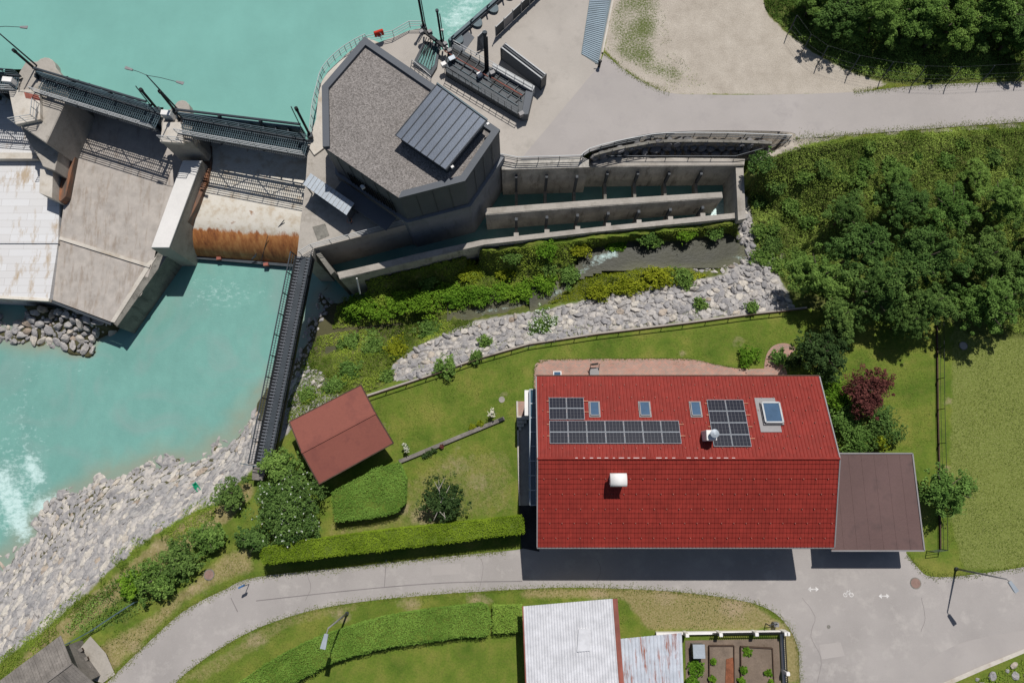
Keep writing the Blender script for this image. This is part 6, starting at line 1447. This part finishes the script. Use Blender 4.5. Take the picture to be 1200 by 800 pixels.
carpet('undergrowth', [(70,740),(110,700),(150,665),(200,640),(250,605),(258,620),(250,655),(190,700),(150,725),(100,745)], 90, .08, M['leaf_mid'], .5, 10, -1, 'weeds under the shrubs of the river bank')
carpet('undergrowth', [(1120,812),(1160,790),(1200,772),(1240,760),(1240,830),(1120,830)], 80, .08, M['under'], .3, 12, 0, 'weeds among the kerb rocks')
carpet('tall_weeds', [(708,0),(725,0),(775,0),(790,60),(830,100),(785,106),(735,78),(712,58)], 22, .05, M['under'], .15, 13, 2, 'sparse weeds on the gravel lot', thr=.5)
# grass blades for a little relief on lawns and meadow
carpet('grass', [(1118,372),(1260,372),(1260,655),(1130,668),(1110,640)], 110, .04, M['grass_blade'], .12, 21, 0, 'meadow grass')
carpet('grass', [(410,478),(440,466),(620,408),(940,372),(1090,372),(1094,520),(1060,528),(980,528),(960,440),(930,430),(620,425),(605,460),(604,600),(480,616),(385,640),(385,615),(470,600),(478,545),(455,515)], 80, .035, M['grass_blade'], .06, 22, 0, 'lawn grass around the house')
carpet('grass', [(110,765),(170,700),(262,640),(290,590),(300,600),(300,668),(215,708),(130,790)], 50, .055, M['grass_blade'], .1, 23, 0, 'rough grass above the lower road', tb=.2)
carpet('grass', [(205,805),(330,728),(420,710),(610,693),(860,705),(915,735),(760,738),(600,706),(540,706),(400,732),(260,805)], 50, .055, M['grass_blade'], .1, 24, 0, 'verge grass below the lower road', tb=.2)

def edge_tufts(line, z, n, sd=.18, mat='grass_blade', label='grass fringe along the road edge'):
    P = [at(p[0], p[1], z) for p in line]; L = np.array([np.linalg.norm(b - a) for a, b in zip(P[:-1], P[1:])]); k = rng.choice(len(L), n, p=L / L.sum()); f = rng.uniform(0, 1, n)
    A_ = np.array(P)[:-1][k]; B_ = np.array(P)[1:][k]; q = A_ + (B_ - A_) * f[:, None]; e = (B_ - A_); e /= np.linalg.norm(e, axis=1)[:, None] + 1e-9
    w_ = rng.normal(0, sd, n) * (.3 + 1.6 * fbm(q[:, 0] * 1.2, q[:, 1] * 1.2, 41)); q = q + np.column_stack([-e[:, 1] * w_, e[:, 0] * w_, rng.uniform(.03, .1, n)])
    tag(leafmesh('grass', q, rng.normal(0, .4, (n, 3)) + [0, 0, 1], rng.uniform(.5, 1.2, n) * .045, rng.uniform(.3, 1, n), M[mat]), label, None, None, 'stuff')
edge_tufts([tuple(p) for p in low_ed if p[1] < 830], 0, 7000); edge_tufts([tuple(p) for p in up_ed if p[0] > 90 and p[0] < 600], 0, 6000)
edge_tufts([(1062,650),(1075,664),(1090,675),(1130,674),(1200,664),(1260,652)], 0, 1800); edge_tufts([(930,163),(1000,158),(1100,150),(1200,143),(1260,139)], ZP, 4500, .25)
edge_tufts([(1000,108),(1080,100),(1200,95),(1260,92)], ZP, 3000); edge_tufts([(708,62),(730,81),(755,97),(785,109)], ZP, 900)
edge_tufts([(626,462),(626,432),(632,424),(645,421),(770,420),(812,421),(840,427),(870,432)], 0, 1500, .06, label='grass fringe along the patio')

for pts in ([(700,655),(704,668),(700,680),(703,688)],[(940,700),(955,722),(950,745),(962,770),(958,799)],[(360,672),(364,688),(358,703)],[(560,650),(566,664),(561,692)],[(1080,700),(1084,724),(1079,740)]):
    L_ = [at(p[0] + random.uniform(-.4, .4), p[1], .0365) for p in smooth(pts, 4)]; mb = MB()
    for a, b in zip(L_[:-1], L_[1:]): mb.bar(a, b, .03, .006)
    tag(mb.build('asphalt_crack', M['seam']), kind='structure')
psheet('asphalt_patch', [(960,755),(985,752),(990,768),(963,772)], .0345, M['asphalt']); psheet('asphalt_patch', [(505,662),(540,660),(541,672),(506,674)], .0345, M['asphalt'])

carpet('weeds', [(0,770),(55,722),(110,672),(165,622),(225,590),(262,570),(270,600),(225,625),(170,660),(110,715),(55,760),(0,800)], 260, .06, M['under'], .2, 51, -2, 'sparse weeds creeping over the top of the river bank', thr=.46, ns=.6)
carpet('weeds', [(470,440),(560,412),(700,388),(900,362),(905,350),(700,378),(560,400),(470,428)], 60, .05, M['under'], .15, 52, -.5, 'sparse weeds along the foot of the garden wall', thr=.5, ns=.9)
